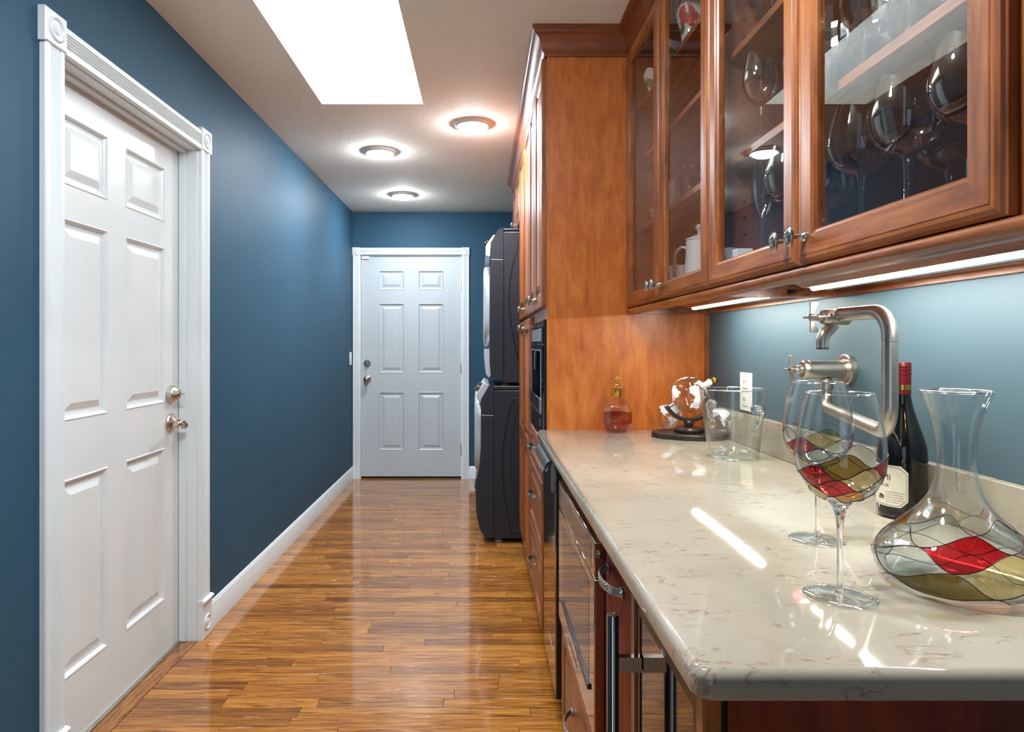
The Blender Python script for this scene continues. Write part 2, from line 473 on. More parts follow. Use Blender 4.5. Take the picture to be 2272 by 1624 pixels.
wb.box(XL, -0.95, YB - 0.1, YB, 0, ZC).box(0.05, XR, YB - 0.1, YB, 0, ZC).box(-0.95, 0.05, YB - 0.1, YB, 2.05, ZC)
struct(obj('wall_back', wb, M['wall']))

# baseboards
BB = [(0, 0), (0.014, 0), (0.014, 0.088), (0.011, 0.094), (0.011, 0.100), (0.007, 0.106), (0.004, 0.113), (0, 0.115)]
def bb(name, fn, t0, t1): struct(obj(name, MB().prism(BB, fn, t0, t1), M['white'], smooth=30))
bb('baseboard_left', lambda a, b, t: (XL + a, t, b), 2.823, YF - 0.001)
bb('baseboard_left_near', lambda a, b, t: (XL + a, t, b), YB, 1.742)
bb('baseboard_far', lambda a, b, t: (t, YF - a, b), -0.113, XR)

# six-panel doors ----------------------------------------------------------
FLUTE = [0.0, 0.018]
def casing_poly(wd, th=0.018, n=5):
    p = [(0, 0), (0, th - 0.004), (0.003, th), (0.014, th)]
    a, b = 0.018, wd - 0.018; s = (b - a) / n
    for i in range(n):
        u = a + i * s
        p += [(u, th), (u + 0.15*s, th - 0.004), (u + 0.5*s, th - 0.0055), (u + 0.85*s, th - 0.004), (u + s*0.999, th)]
    p += [(wd - 0.014, th), (wd - 0.003, th), (wd, th - 0.004), (wd, 0)]
    return p
def six_panel(parent, P, W, H, rects, mat, thick=0.04):
    us = sorted({0, W} | {r[0] for r in rects} | {r[1] for r in rects}); vs_ = sorted({0, H} | {r[2] for r in rects} | {r[3] for r in rects})
    m = MB()
    for i in range(len(us) - 1):
        for j in range(len(vs_) - 1):
            cu, cv = (us[i] + us[i+1]) / 2, (vs_[j] + vs_[j+1]) / 2
            if any(r[0] < cu < r[1] and r[2] < cv < r[3] for r in rects): continue
            m.add([P(us[i], vs_[j], 0), P(us[i+1], vs_[j], 0), P(us[i+1], vs_[j+1], 0), P(us[i], vs_[j+1], 0)], [(0, 1, 2, 3)])
    m.nested(0, W, 0, H, [(0, 0), (0, -thick)], P)
    obj('slab', m, mat, parent)
    for r in rects:
        p = MB().nested(*r, [(0, 0), (0.004, 0.0025), (0.009, -0.002), (0.013, -0.009), (0.022, -0.0105), (0.028, -0.0105), (0.05, -0.002), (0.052, -0.0015)], P)
        obj('door_panel', p, mat, parent)
def rosette(name, parent, P, u0, u1, v0, v1, rings, mat):
    m = MB().nested(u0, u1, v0, v1, [(0, 0), (0, 0.019), (0.003, 0.022)], P)
    r = obj(name, m, mat, parent)
    cu, cv = (u0 + u1) / 2, rings[1]; R = rings[0]
    prof = [(R, 0.0215), (R*0.97, 0.025), (R*0.86, 0.027), (R*0.76, 0.025), (R*0.68, 0.0205), (R*0.5, 0.021), (R*0.42, 0.0245), (R*0.25, 0.0275), (0, 0.028)]
    vs, fs = [], []
    n = 28
    for q, h in prof[:-1]:
        for k in range(n): vs.append(P(cu + q*math.cos(2*PI*k/n), cv + q*math.sin(2*PI*k/n), h))
    for i in range(len(prof) - 2):
        for k in range(n): fs.append((i*n+k, i*n+(k+1) % n, (i+1)*n+(k+1) % n, (i+1)*n+k))
    vs.append(P(cu, cv, prof[-1][1]))
    for k in range(n): fs.append(((len(prof)-2)*n+k, (len(prof)-2)*n+(k+1) % n, len(vs)-1))
    obj('bullseye', MB().add(vs, fs), mat, r, smooth=50)
    return r

# left door ------------------------------------------------------------
d1 = structure('door_1', (XL, DY0, 0))
DX = -1.252
PL = lambda u, v, d: (DX + d, DY0 + 0.003 + u, 0.008 + v)
W, H = DY1 - DY0 - 0.006, DZ - 0.012
cols = [(0.112, 0.359), (0.470, 0.755)]
rects = [(c0, c1, v0 - 0.008, v1 - 0.008) for (c0, c1) in cols for (v0, v1) in ((0.222, 0.823), (1.0, 1.612), (1.713, 1.926))]
six_panel(d1, PL, W, H, rects, M['white_door'])
jm = MB()
jm.box(XL - 0.119, XL + 0.001, DY0 - 0.011, DY0, 0, DZ).box(XL - 0.119, XL + 0.001, DY1, DY1 + 0.011, 0, DZ).box(XL - 0.119, XL + 0.001, DY0 - 0.011, DY1 + 0.011, DZ, DZ + 0.011)
obj('jamb', jm, M['white'], d1, bevel=0.001, segs=1)
st = MB()
st.box(DX + 0.002, DX + 0.032, DY1 - 0.011, DY1, 0.003, DZ).box(DX + 0.002, DX + 0.032, DY0, DY0 + 0.011, 0.003, DZ).box(DX + 0.002, DX + 0.032, DY0 + 0.011, DY1 - 0.011, DZ - 0.011, DZ)
obj('door_stop', st, M['white'], d1, bevel=0.002)
CW = 0.081
PW = lambda u, v, d: (XL + 0.0005 + d, u, v)
obj('casing', MB().prism(casing_poly(CW), lambda a, b, t: (XL + b, DY0 - 0.005 - CW + a, t), 0.166, 2.042), M['white'], d1)
obj('casing', MB().prism(casing_poly(CW), lambda a, b, t: (XL + b, DY1 + 0.008 + a, t), 0.166, 2.042), M['white'], d1)
obj('head_casing', MB().prism(casing_poly(CW), lambda a, b, t: (XL + b, t, 2.040 + a), DY0 - 0.003, DY1 + 0.006), M['white'], d1)
for y0, y1 in ((DY0 - 0.094, DY0 - 0.003), (DY1 + 0.005, DY1 + 0.099)):
    rosette('rosette', d1, PW, y0, y1, 2.043, 2.135, (0.034, 2.089), M['white'])
    p = rosette('plinth_block', d1, PW, y0, y1, 0.0, 0.150, (0.033, 0.062), M['white'])
    pr = [(0, 0), (0.026, 0), (0.031, 0.004), (0.031, 0.010), (0.026, 0.014), (0.020, 0.016), (0, 0.016)]
    obj('cap_molding', MB().prism(pr, lambda a, b, t: (XL + a, t, 0.150 + b), y0 - 0.002, y1 + 0.002), M['white'], p, smooth=30)
obj('sill', MB().box(DX - 0.03, DX + 0.012, DY0 + 0.002, DY1 - 0.002, 0.0022, 0.007), M['nickel'], d1)
# hardware of the left door
cy, cz = 2.640, 1.031
lk = obj('deadbolt', MB().lathe([(0, 0), (0.036, 0), (0.036, 0.008), (0.033, 0.013), (0.033, 0.016), (0.029, 0.024), (0.025, 0.027), (0.0215, 0.034), (0.019, 0.036), (0, 0.036)], 36, (DX + 0.001, cy, cz), AX_PX), M['nickel'], d1, smooth=35)
obj('key_plug', MB().lathe([(0, 0), (0.0105, 0), (0.0105, 0.003), (0.009, 0.0045), (0, 0.0045)], 20, (DX + 0.0368, cy, cz), AX_PX), M['steel'], lk, smooth=35)
obj('thumb_turn', MB().box(DX + 0.04, DX + 0.061, cy - 0.0012, cy + 0.0012, cz - 0.0015, cz + 0.0035), M['nickel'], lk)
cz = 0.917
lv = obj('lever_rose', MB().lathe([(0, 0), (0.036, 0), (0.037, 0.004), (0.034, 0.010), (0.017, 0.018), (0.0115, 0.024), (0.0115, 0.045), (0, 0.045)], 36, (DX + 0.001, cy, cz), AX_PX), M['nickel'], d1, smooth=35)
pts = spline([(DX + 0.045, cy + 0.012, cz - 0.012), (DX + 0.055, cy + 0.002, cz - 0.005), (DX + 0.057, cy - 0.015, cz + 0.006), (DX + 0.058, cy - 0.04, cz + 0.004), (DX + 0.059, cy - 0.065, cz - 0.006), (DX + 0.062, cy - 0.09, cz + 0.002)], 6)
obj('lever', MB().tube(pts, [0.0105 - 0.003 * i / len(pts) for i in range(len(pts))], 14, flat=(1.0, 0.8)), M['nickel'], lv, smooth=40)
obj('lever_scroll', MB().lathe([(0, 0), (0.011, 0), (0.013, 0.003), (0.013, 0.017), (0.011, 0.02), (0.006, 0.017), (0, 0.019)], 22, (DX + 0.042, cy + 0.012, cz - 0.014), AX_PX), M['nickel'], lv, smooth=35)
obj('lever_end_scroll', MB().lathe([(0, 0), (0.010, 0), (0.012, 0.003), (0.012, 0.018), (0.010, 0.02), (0.006, 0.017), (0, 0.019)], 22, (DX + 0.058, cy - 0.088, cz), AX_PX), M['nickel'], lv, smooth=35)

# far door --------------------------------------------------------------
d2 = structure('door_2', (FX0, YF, 0))
PF = lambda u, v, d: (FX0 + 0.003 + u, YF + 0.018 - d, 0.022 + v)
W, H = FX1 - FX0 - 0.006, FZ - 0.026
o = FX0 + 0.003
cols = [(-0.940 - o, -0.708 - o), (-0.578 - o, -0.346 - o)]
rects = [(c0, c1, v0 - 0.022, v1 - 0.022) for (c0, c1) in cols for (v0, v1) in ((0.256, 0.792), (0.965, 1.604), (1.728, 1.905))]
six_panel(d2, PF, W, H, rects, M['white_door_greyed'])
jm = MB()
jm.box(FX0 - 0.011, FX0, YF - 0.001, YF + 0.118, 0, FZ).box(FX1, FX1 + 0.011, YF - 0.001, YF + 0.118, 0, FZ).box(FX0 - 0.011, FX1 + 0.011, YF - 0.001, YF + 0.118, FZ, FZ + 0.011)
obj('jamb', jm, M['white'], d2)
CW2 = 0.064
obj('casing', MB().prism(casing_poly(CW2, 0.016, 4), lambda a, b, t: (FX0 - 0.006 - CW2 + a, YF - b, t), 0.0, FZ + 0.004), M['white'], d2)
obj('casing', MB().prism(casing_poly(CW2, 0.016, 4), lambda a, b, t: (FX1 + 0.006 + a, YF - b, t), 0.0, FZ + 0.004), M['white'], d2)
obj('head_casing', MB().prism(casing_poly(CW2, 0.016, 4), lambda a, b, t: (t, YF - b, FZ + 0.006 + a), FX0 - 0.006, FX1 + 0.006), M['white'], d2)
PFW = lambda u, v, d: (u, YF - 0.0005 - d * 0.85, v)
for x0, x1 in ((FX0 - 0.073, FX0 - 0.003), (FX1 + 0.003, FX1 + 0.073)):
    rosette('rosette', d2, PFW, x0, x1, FZ + 0.003, FZ + 0.073, (0.025, FZ + 0.038), M['white'])
obj('door_sweep', MB().box(FX0 + 0.003, FX1 - 0.003, YF + 0.012, YF + 0.022, 0.001, 0.020), M['black'], d2)
obj('oak_threshold', MB().box(FX0, FX1, YF + 0.001, YF + 0.06, -0.0125, 0.001), M['oak_x'], d2)
hx = -1.047
obj('deadbolt', MB().lathe([(0, 0), (0.033, 0), (0.033, 0.006), (0.028, 0.012), (0, 0.013)], 30, (hx, YF + 0.017, 1.056), AX_MY), M['pewter'], d2, smooth=35)
obj('thumb_turn', MB().box(hx - 0.004, hx + 0.004, YF - 0.018, YF + 0.003, 1.036, 1.076), M['nickel'], d2, bevel=0.002)
kb = obj('knob_rose', MB().lathe([(0, 0), (0.034, 0), (0.034, 0.005), (0.026, 0.012), (0.012, 0.016), (0.012, 0.03), (0, 0.03)], 30, (hx, YF + 0.017, 0.911), AX_MY), M['nickel'], d2, smooth=35)
obj('knob', MB().sphere((hx, YF - 0.032, 0.911), 0.028, 24, (1, 0.72, 1)), M['pewter'], kb, smooth=60)
for z in (1.773, 1.011, 0.262):
    h = obj('hinge', MB().box(FX1 - 0.012, FX1 - 0.001, YF + 0.0165, YF + 0.019, z - 0.045, z + 0.045), M['nickel'], d2)
    obj('hinge_barrel', MB().lathe([(0, -0.055), (0.004, -0.054), (0.006, -0.048), (0.006, 0.048), (0.004, 0.054), (0, 0.055)], 12, (FX1, YF + 0.010, z)), M['nickel'], h, smooth=40)

# ================================================================== CABINETRY
YP = 2.532                     # face of the tall end panel
XT = 0.2530                    # face-frame plane of tall and base cabinets
RAISED = [(0, 0), (0, 0.014), (0.003, 0.0185), (0.009, 0.020), (0.052, 0.020), (0.055, 0.0165), (0.061, 0.0125), (0.064, 0.0105), (0.070, 0.0105), (0.094, 0.0185), (0.0955, 0.0185)]
DRAWER = [(0, 0), (0, 0.014), (0.003, 0.0185), (0.009, 0.020), (0.042, 0.020), (0.045, 0.0165), (0.050, 0.0125), (0.053, 0.0105), (0.057, 0.0105), (0.074, 0.0185), (0.0755, 0.0185)]
PT = lambda u, v, d: (XT - 0.0003 - d, u, v)
WV = [M['wood_y'], M['wood_z'], M['panel_z']]
WD = [M['wood_y'], M['wood_z'], M['wood_y']]
def raised(name, parent, y0, y1, z0, z1, steps=RAISED, mats=WV, P=PT):
    return obj(name, MB().nested(y0 + 0.0015, y1 - 0.0015, z0, z1, steps, P, mis=(0, 1, 2)), mats, parent)
def two_panel_door(name, parent, y0, y1, z0, z1, zm0, zm1):
    y0 += 0.0015; y1 -= 0.0015
    m = MB(); P = PT; s = 0.055
    m.nested(y0, y1, z0, z1, [(0, 0), (0, 0.014), (0.003, 0.0185), (0.009, 0.020), (0.02, 0.020)], P, cap=False, mis=(0, 1, 2))
    a, b, c, d = y0 + 0.02, y1 - 0.02, z0 + 0.02, z1 - 0.02
    def q(u0, u1, v0, v1, mi): m.add([P(u0, v0, .02), P(u1, v0, .02), P(u1, v1, .02), P(u0, v1, .02)], [(0, 1, 2, 3)], mi)
    q(a, y0 + s, c, d, 1); q(y1 - s, b, c, d, 1)
    q(y0 + s, y1 - s, c, z0 + s, 0); q(y0 + s, y1 - s, z1 - s, d, 0); q(y0 + s, y1 - s, zm0, zm1, 0)
    st = [(0, 0.020), (0.003, 0.0165), (0.009, 0.0125), (0.012, 0.0105), (0.018, 0.0105), (0.042, 0.0185), (0.0435, 0.0185)]
    m.nested(y0 + s, y1 - s, z0 + s, zm0, st, P, mis=(0, 1, 2)); m.nested(y0 + s, y1 - s, zm1, z1 - s, st, P, mis=(0, 1, 2))
    return obj(name, m, WV, parent)

# hardware: an oval relief knob and a leaf strap pull (both face -X)
def knob(parent, x, y, z, name='knob'):
    m = MB()
    m.lathe([(0, 0), (0.0095, 0), (0.0095, 0.002), (0.0065, 0.005), (0.0045, 0.008), (0.0045, 0.020), (0.007, 0.023)], 16, (x, y, z), AX_MX)
    hd = []
    n = 20
    for q, h in ((0.35, 0.0215), (0.9, 0.0235), (1.0, 0.0262), (0.93, 0.0292), (0.72, 0.0312), (0.68, 0.0305), (0.35, 0.0335), (0.0, 0.0338)):
        hd.append([(x - h, y + 0.0125*q*math.cos(2*PI*k/n), z + 0.0185*q*math.sin(2*PI*k/n)) for k in range(n)])
    m.loft(hd, True, False)
    for k in range(4):                                   # cast leaf ribs on the face
        a = -0.009 + 0.006*k
        m.tube([(x - 0.0325, y - 0.007, z + a + 0.004), (x - 0.0345, y, z + a), (x - 0.0325, y + 0.007, z + a + 0.004)], 0.0009, 5)
    return obj(name, m, M['pewter'], parent, smooth=45)
def pull(parent, x, y, z, L=0.128, out=0.026, name='pull'):
    m = MB(); h = 0.0085
    N = 22
    path = []
    for i in range(N + 1):
        t = i / N
        path.append((x - 0.003 - out * (math.sin(PI * t) ** 0.55), y + (t - 0.5) * L, 1.0 + 0.35 * math.sin(PI * t)))
    loops = []
    for i, (px, py, wv) in enumerate(path):
        hh = h * wv * 0.8
        loops.append([(px - 0.0014, py, z - hh), (px - 0.0014, py, z + hh), (px + 0.0014, py, z + hh), (px + 0.0014, py, z - hh)])
    m.loft(loops)
    for s in (-1, 1):
        m.box(x - 0.0035, x, y + s * L/2 - 0.011, y + s * L/2 + 0.011, z - 0.0075, z + 0.0075)
        m.lathe([(0.0045, 0.0035), (0.004, 0.006), (0, 0.0068)], 10, (x, y + s * (L/2 + 0.003), z), AX_MX)
    p = obj(name, m, M['pewter'], parent, bevel=0.0006, segs=1)
    g = MB()                                             # leaf spray on the strap
    for i in range(5, N - 4, 2):
        px, py, wv = path[i]
        for s in (-1, 1):
            g.sphere((px - 0.0016, py, z + s * 0.0035), 0.0030, 8, (0.35, 1.25, 0.75), M=rotM('X', s * 0.7))
    obj('leaf_spray', g, M['pewter'], p, smooth=60)
    return p

# ---- tall appliance cabinet --------------------------------------------------------
Y1, Y2, Y3, Y4 = YP + 0.0195, 3.172, 4.040, 4.890
ZD0, ZD1 = 1.3765, 2.337
tc = thing('appliance_cabinet', 'tall stained maple cabinet with wide plain end panel at the end of the counter', 'cabinet', (0.55, 2.85, 0))
obj('end_panel', MB().box(0.262, XR - 0.001, YP, YP + 0.019, 0.0, 2.36), M['panel_z'], tc)
obj('panel_stile', MB().box(XT, 0.2615, YP, YP + 0.0192, 0.0, 2.345), M['panel_z'], tc)
obj('scribe_strip', MB().box(XR - 0.02, XR - 0.0005, YP - 0.006, YP - 0.0005, 1.006, 1.3705), M['wood_z'], tc)
cs = MB()
cs.box(XT, 0.275, Y1, Y2 - 0.001, 1.330, 1.380).box(XT, 0.275, Y1, Y2 - 0.001, ZD1 - 0.02, 2.36).box(XT, 0.275, Y1, Y2 - 0.001, 0.84, 0.858)
cs.box(XT, 0.84, Y2 - 0.02, Y2 - 0.001, 0.1, 2.36).box(XT + 0.01, 0.84, Y1, Y2 - 0.021, 1.345, 1.365).box(XT + 0.01, 0.84, Y1, Y2 - 0.021, 0.1, 0.118)
cs.box(0.32, 0.84, Y1, Y2 - 0.001, 0.0, 0.1)
obj('carcass', cs, M['wood_z'], tc)
ym = (Y1 + Y2) / 2
for a, b, ky in ((Y1 - 0.012, ym, ym - 0.028), (ym, Y2, ym + 0.028)):
    d = raised('door', tc, a, b, ZD0, ZD1)
    knob(d, XT - 0.0205, ky, ZD0 + 0.045)
for z0, z1 in ((0.118, 0.399), (0.403, 0.695), (0.699, 0.853)):
    d = raised('drawer', tc, Y1 - 0.012, Y2, z0, z1, DRAWER, WD)
    pull(d, XT - 0.0205, (Y1 + Y2) / 2, (z0 + z1) / 2 + (0.03 if z1 - z0 > 0.2 else 0.01), 0.11)

# ---- built-in coffee machine -----------------------------------------------------
cm = thing('coffee_machine', 'black built-in coffee machine with display in the tall cabinet', 'coffee machine', (0.4, 2.85, 0.86))
A, B = Y1 - 0.006, Y2 - 0.013
xf = 0.238
bz = MB()
bz.box(xf + 0.006, 0.262, A, A + 0.088, 0.862, 1.322).box(xf + 0.006, 0.262, B - 0.028, B, 0.862, 1.322)
bz.box(xf + 0.006, 0.262, A + 0.088, B - 0.028, 0.862, 0.948).box(xf + 0.006, 0.262, A + 0.088, B - 0.028, 1.212, 1.322)
bz.nested(A + 0.088, B - 0.028, 0.948, 1.212, [(0, 0), (0, 0.12)], lambda u, v, d: (0.262 + d, u, v))
obj('body', bz, M['black'], cm, recalc=False)
obj('vent_cap', MB().box(xf - 0.001, xf + 0.0055, A, B, 1.306, 1.323), M['steel'], cm, bevel=0.002)
sc_ = obj('control_panel', MB().box(xf, xf + 0.0055, A, B, 1.232, 1.304), M['blackgloss'], cm, bevel=0.001)
obj('display', MB().nested(A + 0.06, B - 0.06, 1.243, 1.295, [(0, 0.0003), (0.001, 0.0012), (0.004, 0.0012), (0.005, 0.0005)], lambda u, v, d: (xf - d, u, v)), [M['pewter'], M['pewter'], M['blackgloss']], sc_)
fr = MB()
fr.box(xf, xf + 0.0055, A, B, 1.210, 1.229).box(xf, xf + 0.0055, A, B, 0.864, 0.95)
fr.box(xf, xf + 0.0055, A, A + 0.09, 0.95, 1.210).box(xf, xf + 0.0055, B - 0.03, B, 0.95, 1.210)
obj('front_panel', fr, M['blackgloss'], cm)
obj('cavity_rim', MB().nested(A + 0.09, B - 0.03, 0.95, 1.210, [(0, -0.004), (0, 0.0015), (0.006, 0.0015), (0.006, -0.004)], lambda u, v, d: (xf - d, u, v), cap=False, close=True), M['pewter'], cm)
obj('drip_tray', MB().box(xf - 0.006, xf + 0.005, A + 0.10, B - 0.04, 0.957, 1.015), M['steel'], cm, bevel=0.003)
obj('spout', MB().box(xf - 0.006, xf + 0.005, 2.83, 2.90, 1.12, 1.20), M['black'], cm, bevel=0.004)
em = MB()
for k in range(3):
    z = 0.905 + 0.009 * k
    em.add([(xf - 0.0006, 2.66 + 0.006*k, z - 0.006), (xf - 0.0006, 2.676 + 0.006*k, z), (xf - 0.0006, 2.66 + 0.006*k, z + 0.006), (xf - 0.0006, 2.648 + 0.006*k, z)], [(0, 1, 2, 3)])
obj('emblem', em, M['washer_light'], cm)

# ---- pantry cabinet ----------------------------------------------------------------
pc = thing('pantry_cabinet', 'tall stained maple pantry with two pairs of raised panel doors beside the washer', 'cabinet', (0.55, 3.6, 0))
cs = MB()
cs.box(XT, 0.84, Y2, Y2 + 0.018, 0.1, 2.36).box(XT, 0.84, Y3 - 0.018, Y3, 0.0, 2.36).box(XT, 0.84, Y2 + 0.018, Y3 - 0.018, 1.358, 1.378)
cs.box(XT, 0.84, Y2 + 0.018, Y3 - 0.018, 2.34, 2.36).box(XT, 0.84, Y2 + 0.018, Y3 - 0.018, 0.1, 0.118).box(0.32, 0.34, Y2, Y3 - 0.018, 0.0, 0.1)
obj('carcass', cs, M['wood_z'], pc)
ym = (Y2 + Y3) / 2
for a, b, ky in ((Y2, ym, ym - 0.028), (ym, Y3, ym + 0.028)):
    d = raised('door', pc, a, b, ZD0, ZD1)
    knob(d, XT - 0.0205, ky, ZD0 + 0.045)
    d = two_panel_door('door', pc, a, b, 0.11, 1.361, 0.69, 0.75)
    knob(d, XT - 0.0205, ky, 1.317)

# ---- cabinet over the laundry stack -------------------------------------------------
oc = thing('laundry_cabinet', 'stained maple wall cabinet with two doors above the stacked dryer', 'cabinet', (0.55, 4.46, 2.0))
cs = MB().box(XT, 0.84, Y3 + 0.001, Y4, 1.985, 2.36)
obj('carcass', cs, M['wood_z'], oc)
ym = (Y3 + Y4) / 2
for a, b, ky in ((Y3 + 0.001, ym, ym - 0.028), (ym, Y4, ym + 0.028)):
    d = raised('door', oc, a, b, 1.99, ZD1)
    knob(d, XT - 0.0205, ky, 2.04)

# ---- crown moulding ------------------------------------------------------------------
CR = [(0.0, 2.339), (0.007, 2.339), (0.008, 2.347), (0.011, 2.349), (0.017, 2.356), (0.021, 2.368), (0.024, 2.385), (0.032, 2.402), (0.044, 2.412), (0.050, 2.414), (0.051, 2.420), (0.056, 2.424), (0.056, 2.4405), (0.0, 2.4405)]
XU = 0.556                      # front of the glass doors
def crown(name, pts_of, mat):
    m = MB(); loops = [[pts_of(o, i) + (z,) for o, z in CR] for i in range(2)]
    m.loft(loops); return struct(obj(name, m, mat, smooth=25))
bx, by_, bu = XT - 0.003, YP - 0.0005, XU + 0.020
crown('trim_1', lambda o, i: (bu - o, (0.60, by_ - o)[i]), M['wood_dark'])
crown('trim_2', lambda o, i: ((bu - o, bx - o)[i], by_ - o), M['wood_dark_x'])
crown('trim_3', lambda o, i: (bx - o, (by_ - o, Y4 + 0.02)[i]), M['wood_dark'])

# ---- wall cabinets with glass doors ---------------------------------------------------
XFR = 0.5765                    # face frame plane
ZU0, ZU1 = 1.371, 2.345
GL = [(0, 0), (0, 0.011), (0.002, 0.0125), (0.004, 0.0165), (0.009, 0.0195), (0.0135, 0.0200), (0.0145, 0.0185), (0.0165, 0.0200), (0.047, 0.0200), (0.049, 0.0175), (0.053, 0.0160), (0.056, 0.0120), (0.056, 0.0)]
PU = lambda u, v, d: (XFR - 0.0003 - d, u, v)
SHELVES = (1.661, 1.917, 2.125)
def wall_cabinet(y0, y1, label, frame_near=0.0):
    t = thing('wall_cabinet', label, 'cabinet', (0.72, (y0 + y1) / 2, ZU0), 'glass fronted wall cabinets')
    k = 0.018
    cs = MB()
    obj('side_skirt', MB().box(XFR + 0.019, XR - 0.001, y0, y0 + k, 1.348, 1.3738), M['wood_y'], t)
    obj('side_skirt', MB().box(XFR + 0.019, XR - 0.001, y1 - k, y1, 1.348, 1.3738), M['wood_y'], t)
    cs.box(XFR + 0.019, XR - 0.001, y0, y0 + k, 1.374, 2.36).box(XFR + 0.019, XR - 0.001, y1 - k, y1, 1.374, 2.36)
    cs.box(XFR + 0.019, XR - 0.008, y0 + k, y1 - k, 1.374, 1.390).box(XFR + 0.019, XR - 0.008, y0 + k, y1 - k, 2.34, 2.36)
    cs.box(XR - 0.008, XR - 0.001, y0 + k, y1 - k, 1.374, 2.36)
    obj('carcass', cs, M['wood_in'], t)
    f = MB()
    s = 0.026
    f.box(XFR, XFR + 0.0187, y0 - frame_near, y0 + s, ZU0 - 0.002, 2.36).box(XFR, XFR + 0.0187, y1 - s, y1, ZU0 - 0.002, 2.36)
    f.box(XFR, XFR + 0.0187, y0 + s, y1 - s, ZU0 - 0.002, 1.392).box(XFR, XFR + 0.0187, y0 + s, y1 - s, 2.325, 2.36)
    obj('face_frame', f, M['wood_z'], t)
    for z in SHELVES:
        obj('shelf', MB().box(0.604, XR - 0.009, y0 + k + 0.001, y1 - k - 0.001, z, z + 0.018), M['wood_y'], t, bevel=0.001, segs=1)
    obj('wall_batten', MB().box(XR - 0.016, XR - 0.001, y0 + k + 0.0005, y1 - k - 0.0005, 1.3485, 1.3735), M['wood_y'], t)
    pin = MB()
    for yy in (y0 + k + 0.0001, y1 - k - 0.0011):
        for xx in (0.64, 0.82):
            for j in range(22):
                zz = 1.46 + 0.04 * j
                pin.box(xx - 0.0025, xx + 0.0025, yy, yy + 0.001, zz - 0.0025, zz + 0.0025)
    pn = obj('pin_holes', pin, M['dark_gap'], t); pn['kind'] = 'stuff'
    rail = [(0.0, 0.0), (-0.010, 0.001), (-0.017, 0.006), (-0.0195, 0.012), (-0.018, 0.018), (-0.012, 0.0215), (0.0, 0.0225), (0.012, 0.0225), (0.012, 0.0)]
    obj('light_rail', MB().prism(rail, lambda a, b, q: (XFR + a, q, 1.3462 + b), y0 - frame_near, y1), M['wood_y'], t, smooth=40)
    ym = (y0 + y1) / 2
    for a, b, sgn in ((y0, ym, 1), (ym, y1, -1)):
        a += 0.0015; b -= 0.0015
        d = obj('door', MB().nested(a, b, ZU0, ZU1, GL, PU, cap=False, close=True, mis=(0, 1, 1)), [M['wood_y'], M['wood_z']], t)
        obj('glass_pane', MB().add([PU(a + 0.054, ZU0 + 0.054, 0.0075), PU(b - 0.054, ZU0 + 0.054, 0.0075), PU(b - 0.054, ZU1 - 0.054, 0.0075), PU(a + 0.054, ZU1 - 0.054, 0.0075)], [(0, 1, 2, 3)]), M['pane'], d)
        ky = b - 0.028 if sgn > 0 else a + 0.028
        knob(d, XFR - 0.0205, ky, ZU0 + 0.047)
        for zc in (1.44, 1.77, 2.09):                     # clear clips that hold the pane
            for yy in (a + 0.060, b - 0.060):
                cl = MB().box(XFR - 0.006, XFR - 0.002, yy - 0.009, yy + 0.009, zc - 0.012, zc + 0.012)
                cl.lathe([(0.004, 0), (0.004, 0.001), (0, 0.0015)], 10, (XFR - 0.006, yy, zc), AX_MX)
                obj('pane_clip', cl, M['crystal'], d)
    return t
UY0, UYM, UY1 = 0.7025, 1.617, 2.531
wc1 = wall_cabinet(UY0, UYM, 'near glass-door wall cabinet holding big wine glasses and crystal goblets', 0.05)
wc2 = wall_cabinet(UYM + 0.0005, UY1, 'far glass-door wall cabinet holding white pitcher and floral dishes')
# wood batten with the cable along the wall under both cabinets
def led_bar(y0, y1, label):
    t = thing('light_bar', label, 'light', (0.745, (y0 + y1) / 2, 1.36), 'under cabinet light bars')
    obj('housing', MB().prism([(0.690, 1.3735), (0.705, 1.3735), (0.780, 1.3735), (0.780, 1.3600), (0.722, 1.3580)], lambda a, b, q: (a, q, b), y0, y1), M['wood_y'], t)
    obj('diffuser', MB().prism([(0.7340 + 0.0075 - 0.0075*math.cos(PI*i/10), 1.3577 - 0.0060*math.sin(PI*i/10)) for i in range(11)], lambda a, b, q: (a, q, b), y0 + 0.01, y1 - 0.01), M['led'], t, smooth=60)
    obj('rear_channel', MB().prism([(0.752, 1.3576), (0.779, 1.3540), (0.780, 1.3588)], lambda a, b, q: (a, q, b), y0, y1), M['pewter'], t)
    return t
led_bar(0.73, 1.475, 'long lit light bar under the near wall cabinet')
led_bar(1.665, 2.30, 'lit light bar under the far wall cabinet')
pl = obj('cable_plug', MB().box(0.745, 0.757, 1.575, 1.600, 1.3535, 1.3638).tube([(0.751, 1.576, 1.359), (0.7515, 1.53, 1.3575), (0.752, 1.478, 1.3655)], 0.0018, 8), M['black'], None, bevel=0.002)
tag(pl, 'small black cable plug between the two lit light bars under the cabinets', 'plug')

